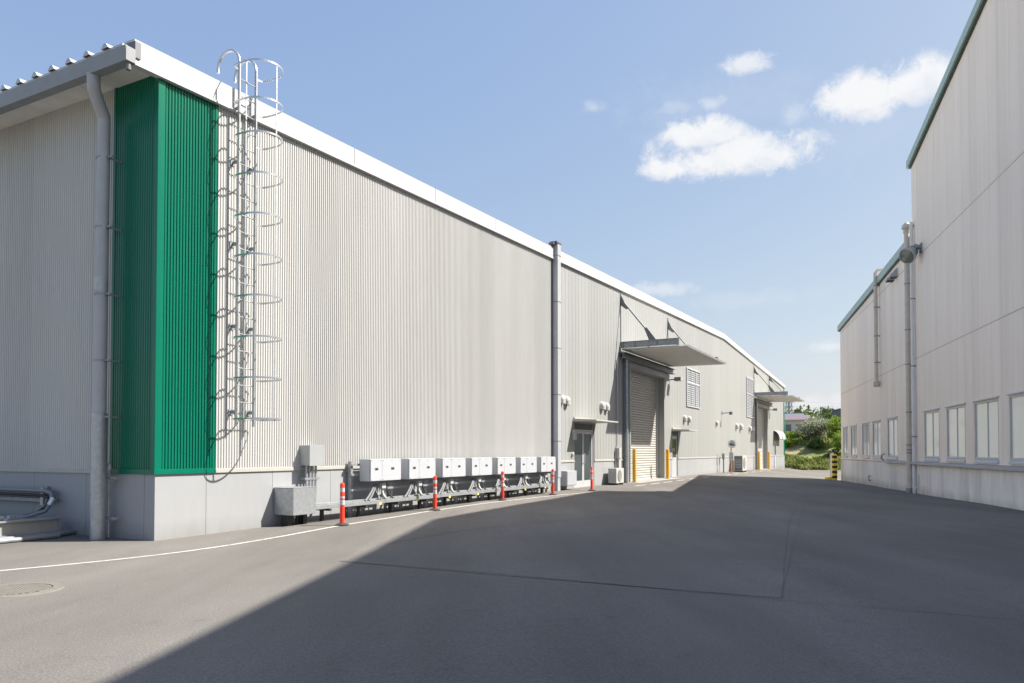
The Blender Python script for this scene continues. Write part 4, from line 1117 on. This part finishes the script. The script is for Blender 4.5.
# ================================================================== BACKGROUND VEGETATION AND BUILDINGS
def leaves(mb, rng, centers, n, size, flat=.0):
    for _ in range(n):
        c, rad = rng.choice(centers)
        # points biased to the shell
        v = Vector((rng.gauss(0, 1), rng.gauss(0, 1), rng.gauss(0, 1))); v.normalize(); v *= rad*(rng.random()**.45)
        v.z *= .85; p = c+v
        nrm = Vector((rng.gauss(0, 1), rng.gauss(0, 1), rng.gauss(.4, 1))).normalized()
        a = nrm.orthogonal().normalized(); a = Matrix.Rotation(rng.random()*6.28, 3, nrm) @ a; bb = nrm.cross(a)
        s = size*rng.uniform(.6, 1.4)
        mb.add([p-a*s*.5, p+bb*s*.28, p+a*s*.5, p-bb*s*.28], [(0, 1, 2, 3)])
def plant(name, label, cat, x, yv, h, rad, m_, n, size, seed, trunk=True, group=None, bloom=None, nclump=14, zb=None):
    rng = random.Random(seed); z = bank_z(x, yv) if zb is None else zb
    t = thing(name, label, cat, (x, yv, z), 0, group)
    cs = []
    for i in range(nclump):
        a = rng.random()*6.28; r = rad*rng.uniform(.1, .85); zz = h*rng.uniform(.25 if not trunk else .38, .9)
        k = 1-abs(zz/h-.55)*.9
        cs.append((Vector((math.cos(a)*r*k, math.sin(a)*r*k, zz)), rad*rng.uniform(.28, .48)))
    mb = MB(); leaves(mb, rng, cs, n, size); mb.build('crown', m_, t)
    if bloom:
        mb = MB(); leaves(mb, rng, [(c, r*1.06) for c, r in cs], bloom, size*.8); mb.build('blossom', 'bloom', t)
    tk = MB(); tk.tube([(0, 0, -.3), (.05, .02, h*.3), (.0, .1, h*.6)], .05*h**.5, 8, r2=.02)
    for i in range(6):
        c, r = rng.choice(cs); tk.tube([(0.03, .03, h*.22), tuple(c*.6), tuple(c)], .025*h**.5, 6, r2=.01)
    tk.build('trunk', 'bark', t)
    return t
plant('flowering_shrub', 'broad grey-green shrub covered in white blossom on the far bank', 'shrub', 31.4, 78, 2.2, 1.7, 'leaf_g', 5200, .18, 3, False, bloom=3000, nclump=24)
plant('leafy_tree', 'bright yellow-green young tree next to the factory corner on the bank', 'tree', 32.6, 75.5, 3.1, 1.2, 'leaf_b', 2600, .18, 5, nclump=18)
plant('leafy_tree', 'lime green low tree on the bank, partly hidden by the factory corner', 'tree', 32.0, 72.5, 2.3, 1.1, 'leaf_b', 2600, .16, 6, nclump=18)
plant('dark_shrub', 'dark green round shrub low on the bank under the blossoming shrub', 'shrub', 30.6, 75.5, 1.0, 1.0, 'leaf_d', 1800, .15, 8, False)
plant('dark_shrub', 'dark bush halfway down the bank below the lime green tree', 'shrub', 30.9, 72.0, .8, .8, 'leaf_d', 1600, .14, 9, False)
plant('hedge_bush', 'olive green bush by the warehouse far corner in front of the white house', 'shrub', 29.3, 79, .9, 1.0, 'leaf_b', 1800, .15, 10, False)
plant('hedge_bush', 'yellowish bush beside the olive one on the bank top', 'shrub', 28.2, 77.5, .8, 1.0, 'leaf_b', 1700, .15, 11, False)
plant('leafy_tree', 'mid green tree behind the blossoming shrub on the bank', 'tree', 36.0, 88, 2.2, 1.9, 'leaf_g', 3000, .22, 12)
# grass on the bank: uncountable tufts
gr = MB(); rng = random.Random(21)
for _ in range(34000):
    x = rng.uniform(24, 48); yv = edge_y(x)+.2+19*rng.random()**1.2
    bare = mnoise.noise(Vector((x*.22, yv*.28, 5.5)))
    if edge_y(x)+4.5 < yv < edge_y(x)+10 and bare > .1: continue
    z = bank_z(x, yv); a = rng.random()*6.28; h = rng.uniform(.08, .34)*(.6+.8*max(0, mnoise.noise(Vector((x*.5, yv*.5, 1)))+.5)); w = rng.uniform(.05, .12)
    dx, dy = math.cos(a)*w, math.sin(a)*w; lx, ly = rng.uniform(-.12, .12), rng.uniform(-.12, .12)
    gr.add([(x-dx, yv-dy, z-.03), (x+dx, yv+dy, z-.03), (x+lx+dx*.4, yv+ly+dy*.4, z+h), (x+lx-dx*.4, yv+ly-dy*.4, z+h)], [(0, 1, 2, 3)])
go = gr.build('grass', 'grass'); go['kind'] = 'stuff'; tag(go, 'short bright grass and weeds covering the bank beyond the yard', 'grass')
# far wood reading as one mass
wd = MB(); rng = random.Random(33); cs = []
for i in range(130):
    x = rng.uniform(20, 110); yv = rng.uniform(150, 190); hgt = rng.uniform(4.2, 5.9)+ (1.2 if x > 68 else 0)
    for k in range(3): cs.append((Vector((x+rng.uniform(-2, 2), yv+rng.uniform(-2, 2), bank_z(x, yv)+hgt*rng.uniform(.3, .85))), rng.uniform(1.3, 2.3)))
leaves(wd, rng, cs, 30000, .75)
wo = wd.build('wood', 'leaf_d'); wo['kind'] = 'stuff'; tag(wo, 'dark green wood along the skyline beyond the houses', 'wood')

# white house with pinkish roof
hx, hy = 45.3, 122; hzv = bank_z(hx, hy)-.6
hzv += .5
ho = thing('white_house', 'small white house with pinkish roof beyond the bank', 'house', (hx, hy, hzv), -.35)
b = MB(); b.box(-2.7, 2.7, -3, 3, -1, 2.7); b.build('wall', 'white', ho)
b = MB(); b.prism([(-3.5, 2.7), (3.5, 2.7), (3.4, 2.85), (0, 3.7), (-3.4, 2.85)], -3.0, 3.0, 'x'); b.build('roof', 'hroof', ho)
for i in range(3):
    b = MB(); x = -2.2+i*1.5; b.box(x, x+.8, -3.05, -3.002, 1.0, 2.1); o = b.build('window', 'bluegrey', ho)
    c = MB(); c.box(x-.05, x+.85, -3.09, -3.052, .92, .99); c.build('sill', 'fpipe_w', o)
# pinkish second house behind
h2 = thing('long_house', 'low house with mauve walls behind the white house', 'house', (51.5, 140, bank_z(51.5, 140)), -.3)
b = MB(); b.box(-3, 2.6, -3, 3, -1, 3.4); b.build('wall', 'hroof', h2)
b = MB(); b.prism([(-3.4, 3.4), (3.4, 3.4), (0, 4.1)], -3.2, 2.8, 'x'); b.build('roof', 'bluegrey', h2)
for i in range(2):
    b = MB(); x = -2.4+i*2.5; b.box(x, x+1.2, -3.05, -3.002, 1.6, 2.7); b.build('window', 'white', h2)
# dark blocky building over the trees
ob = thing('grey_block', 'dark grey stepped building rising behind the trees by the factory', 'building', (66.5, 150, bank_z(66.5, 150)), -.2)
b = MB(); b.box(-1.5, 6, -4, 4, -1, 5.0); b.build('wall', 'bluegrey', ob)
b = MB(); b.box(.2, 6.0, -3, 3.5, 5.0, 6.0); b.build('upper_storey', 'bluegrey', ob)
b = MB(); b.box(-1.7, .15, -4.2, 4.2, 5.0, 5.15); b.build('parapet', 'steel_d', ob)
for i in range(3):
    b = MB(); b.box(-.8+i*2.1, .4+i*2.1, -4.04, -4.002, 3.2, 4.3); b.build('window', 'glass_dark', ob)
# lattice mast
tx, ty = 58.4, 158; tz = bank_z(tx, ty)
lm = thing('lattice_mast', 'slim steel lattice mast beyond the warehouse far corner', 'mast', (tx, ty, tz), .3)
hh = 7.4
for (sx_, sy_) in ((-1, -1), (1, -1), (1, 1), (-1, 1)):
    b = MB(); b.bar((sx_*.55, sy_*.55, -.3), (sx_*.4, sy_*.4, hh), .11, .11); b.build('leg', 'towerst', lm)
b = MB()
for i in range(8):
    z0, z1 = i*hh/8, (i+1)*hh/8; k0, k1 = .55-.15*i/8, .55-.15*(i+1)/8
    for q in range(4):
        c0 = [(-1, -1), (1, -1), (1, 1), (-1, 1)][q]; c1 = [(-1, -1), (1, -1), (1, 1), (-1, 1)][(q+1) % 4]
        b.bar((c0[0]*k0, c0[1]*k0, z0), (c1[0]*k1, c1[1]*k1, z1), .06, .06); b.bar((c1[0]*k0, c1[1]*k0, z0), (c0[0]*k1, c0[1]*k1, z1), .06, .06); b.bar((c0[0]*k1, c0[1]*k1, z1), (c1[0]*k1, c1[1]*k1, z1), .06, .06)
b.build('bracing', 'towerst', lm)
b = MB(); b.bar((-1.4, 0, hh-.4), (1.4, 0, hh-.4), .1, .1); b.bar((-1.2, 0, hh-1.4), (1.2, 0, hh-1.4), .1, .1); b.build('crossarm', 'towerst', lm)
for (zz, lab) in ((hh-.45, 'upper thin power line stretching from the lattice mast to the factory side'), (hh-1.45, 'lower thin power line stretching from the lattice mast to the factory side')):
    b = MB(); pts = []
    for i in range(13):
        f = i/12; pts.append((tx+1+f*70, ty+f*12, tz+zz+.2-3.0*f*(1-f)*.8))
    b.tube(pts, .03, 6); tag(b.build('power_line', 'towerst'), lab, 'power line', 'power lines from the mast')

# ================================================================== LIGHT
EL, AZ = math.radians(46.5), math.radians(3.0)       # sun stands over +X, slightly towards +Y
sd = Vector((math.cos(EL)*math.cos(AZ), math.cos(EL)*math.sin(AZ), math.sin(EL)))
sl = D.lights.new('sun', 'SUN'); sl.energy = 4.8; sl.angle = math.radians(.53); sl.color = (1, .95, .87)
so_ = D.objects.new('sun', sl); COL.objects.link(so_); so_.rotation_euler = (-sd).to_track_quat('-Z', 'Y').to_euler(); so_.location = (30, 0, 40)

w = D.worlds.new('World'); SC.world = w; w.use_nodes = True; nt = w.node_tree
bg = nt.nodes['Background']; bg.inputs[1].default_value = .112
sky = N(nt, 'ShaderNodeTexSky', sky_type='NISHITA', sun_disc=False); sky.sun_elevation = EL; sky.sun_rotation = PI/2-AZ
sky.air_density = 1.0; sky.dust_density = 1.6; sky.ozone_density = 1.0; sky.altitude = 60
tc = N(nt, 'ShaderNodeTexCoord')
def px_dir(x, yv):
    P = .0235; F = 750.; ppy = 452-F*math.tan(P)
    r = Vector(((x-512)/F, math.cos(P)-math.sin(P)*(ppy-yv)/F, math.sin(P)+math.cos(P)*(ppy-yv)/F)); return r.normalized()
def vm(op, a, b=None):
    n = N(nt, 'ShaderNodeVectorMath', operation=op)
    for i, v in enumerate((a, b)):
        if v is None: continue
        if isinstance(v, (tuple, Vector)): n.inputs[i].default_value = tuple(v)
        else: nt.links.new(v, n.inputs[i])
    return n
def mt(op, a, b=None, clamp=False):
    n = N(nt, 'ShaderNodeMath', operation=op, use_clamp=clamp)
    for i, v in enumerate((a, b)):
        if v is None: continue
        if isinstance(v, (int, float)): n.inputs[i].default_value = v
        else: nt.links.new(v, n.inputs[i])
    return n.outputs[0]
vec = tc.outputs['Generated']
def sn(scale, det, rough, off=(0, 0, 0), st=(1, 1, 1)):
    mp = N(nt, 'ShaderNodeMapping'); mp.inputs['Location'].default_value = off; mp.inputs['Scale'].default_value = st
    nt.links.new(vec, mp.inputs[0]); n = N(nt, 'ShaderNodeTexNoise'); n.inputs['Scale'].default_value = scale; n.inputs['Detail'].default_value = det; n.inputs['Roughness'].default_value = rough
    nt.links.new(mp.outputs[0], n.inputs['Vector']); return n.outputs[0]
# warp the lookup so the outlines billow
wrp = N(nt, 'ShaderNodeTexNoise'); wrp.inputs['Scale'].default_value = 26; wrp.inputs['Detail'].default_value = 4; nt.links.new(vec, wrp.inputs['Vector'])
wv = vm('SCALE', vm('SUBTRACT', wrp.outputs['Color'], (.5, .5, .5)).outputs[0]); wv.inputs['Scale'].default_value = .055
vecw = vm('ADD', vec, wv.outputs[0]).outputs[0]
_v = vec; vec = vecw
n_big = sn(20, 10, .58, (3.1, .4, 1.7), (1, 1, 1.35)); n_f = sn(60, 8, .65, (1, 2, 3), (1, 1, 1.5))
vec = _v; n_sh = sn(24, 7, .6, (3.1, .4, 1.745), (1, 1, 1.35))
CL = [ # direction (of cloud centre), half-width, half-height (radians), density
    ((729, 158), .128, .040, 1.15), ((706, 138), .060, .030, 1.1), ((668, 170), .055, .020, 1.05), ((862, 97), .058, .040, 1.1), ((920, 84), .065, .032, 1.1), ((746, 64), .040, .018, .8), ((713, 104), .022, .014, .5),
    ((592, 108), .024, .014, .35), ((676, 108), .035, .012, .25), ((792, 118), .026, .020, .35), ((720, 110), .16, .06, .10), ((860, 140), .14, .06, .08), ((660, 290), .060, .014, .5), ((826, 347), .03, .012, .6), ((815, 405), .09, .016, .5), ((760, 300), .12, .02, .15)]
acc = None; sacc = None
for (c, hw, hh_, dn) in CL:
    d = px_dir(*c); r = d.cross(Vector((0, 0, 1))).normalized(); up = r.cross(d)
    a = mt('MULTIPLY', vm('DOT_PRODUCT', vec, r).outputs['Value'], 1/hw); b_ = mt('MULTIPLY', vm('DOT_PRODUCT', vec, up).outputs['Value'], 1/hh_)
    f = mt('GREATER_THAN', vm('DOT_PRODUCT', vec, d).outputs['Value'], .5)
    # flatter underside: the lower half of the ellipse falls off faster
    b2 = mt('MULTIPLY', b_, mt('ADD', 1.0, mt('MULTIPLY', mt('LESS_THAN', b_, 0.0), .35)))
    e = mt('SUBTRACT', 1.0, mt('SQRT', mt('ADD', mt('MULTIPLY', a, a), mt('MULTIPLY', b2, b2))))
    nz_ = mt('ADD', mt('MULTIPLY', mt('SUBTRACT', n_big, .5), 2.5), mt('MULTIPLY', mt('SUBTRACT', n_f, .5), 1.0))
    v = mt('ADD', mt('MULTIPLY', e, 1.75 if dn > 1 else 1.15), nz_)
    mr = N(nt, 'ShaderNodeMapRange', interpolation_type='SMOOTHSTEP'); mr.inputs[1].default_value = .02; mr.inputs[2].default_value = 1.0 if dn > .75 else 1.15
    mr.inputs[4].default_value = min(1, dn); nt.links.new(v, mr.inputs[0])
    fall = N(nt, 'ShaderNodeMapRange', interpolation_type='SMOOTHSTEP'); fall.inputs[1].default_value = -.35; fall.inputs[2].default_value = .15; nt.links.new(e, fall.inputs[0])
    v = mt('MULTIPLY', mt('MULTIPLY', mr.outputs[0], fall.outputs[0]), f)
    # greyer towards the base and in the folds
    sh = mt('ADD', mt('MULTIPLY', b_, -.55), mt('MULTIPLY', mt('SUBTRACT', n_sh, .5), 2.2))
    g_ = N(nt, 'ShaderNodeMapRange', interpolation_type='SMOOTHSTEP'); g_.inputs[1].default_value = -.2; g_.inputs[2].default_value = .75; nt.links.new(sh, g_.inputs[0])
    shade = mt('MULTIPLY', g_.outputs[0], v)
    acc = v if acc is None else mt('MAXIMUM', acc, v)
    sacc = shade if sacc is None else mt('MAXIMUM', sacc, shade)
acc = mt('MULTIPLY', acc, .94)
# flatten the clear-sky contrast (hazy spring sky): per-channel power on the sky radiance
ss = N(nt, 'ShaderNodeSeparateColor'); nt.links.new(sky.outputs[0], ss.inputs[0]); sc_ = N(nt, 'ShaderNodeCombineColor')
for k, (pw, gain) in enumerate(((.69, 1.12), (.56, .972), (.25, .825))):
    nt.links.new(mt('MULTIPLY', mt('POWER', mt('MULTIPLY', ss.outputs[k], .1), pw), gain*5.0), sc_.inputs[k])
cm_ = N(nt, 'ShaderNodeMix', data_type='RGBA'); nt.links.new(acc, cm_.inputs[0]); nt.links.new(sc_.outputs[0], cm_.inputs[6])
cc = N(nt, 'ShaderNodeMix', data_type='RGBA'); nt.links.new(sacc, cc.inputs[0]); cc.inputs[6].default_value = (4.1, 4.12, 4.16, 1); cc.inputs[7].default_value = (3.3, 3.48, 3.8, 1); nt.links.new(cc.outputs[2], cm_.inputs[7])
nt.links.new(cm_.outputs[2], bg.inputs[0])

# ================================================================== CAMERA
cam = D.cameras.new('camera'); co = D.objects.new('camera', cam); COL.objects.link(co)
co.location = (0, 0, 1.4); co.rotation_euler = (PI/2+.0235, 0, 0)
cam.sensor_width = 36; cam.lens = 750/1024*36; cam.shift_y = .0907; cam.clip_end = 6000; cam.clip_start = .1
SC.camera = co
SC.view_settings.view_transform = 'Standard'; SC.view_settings.look = 'None'; SC.view_settings.gamma = 1
SC.view_settings.exposure = 1.06
SC.render.resolution_x = 1024; SC.render.resolution_y = 683
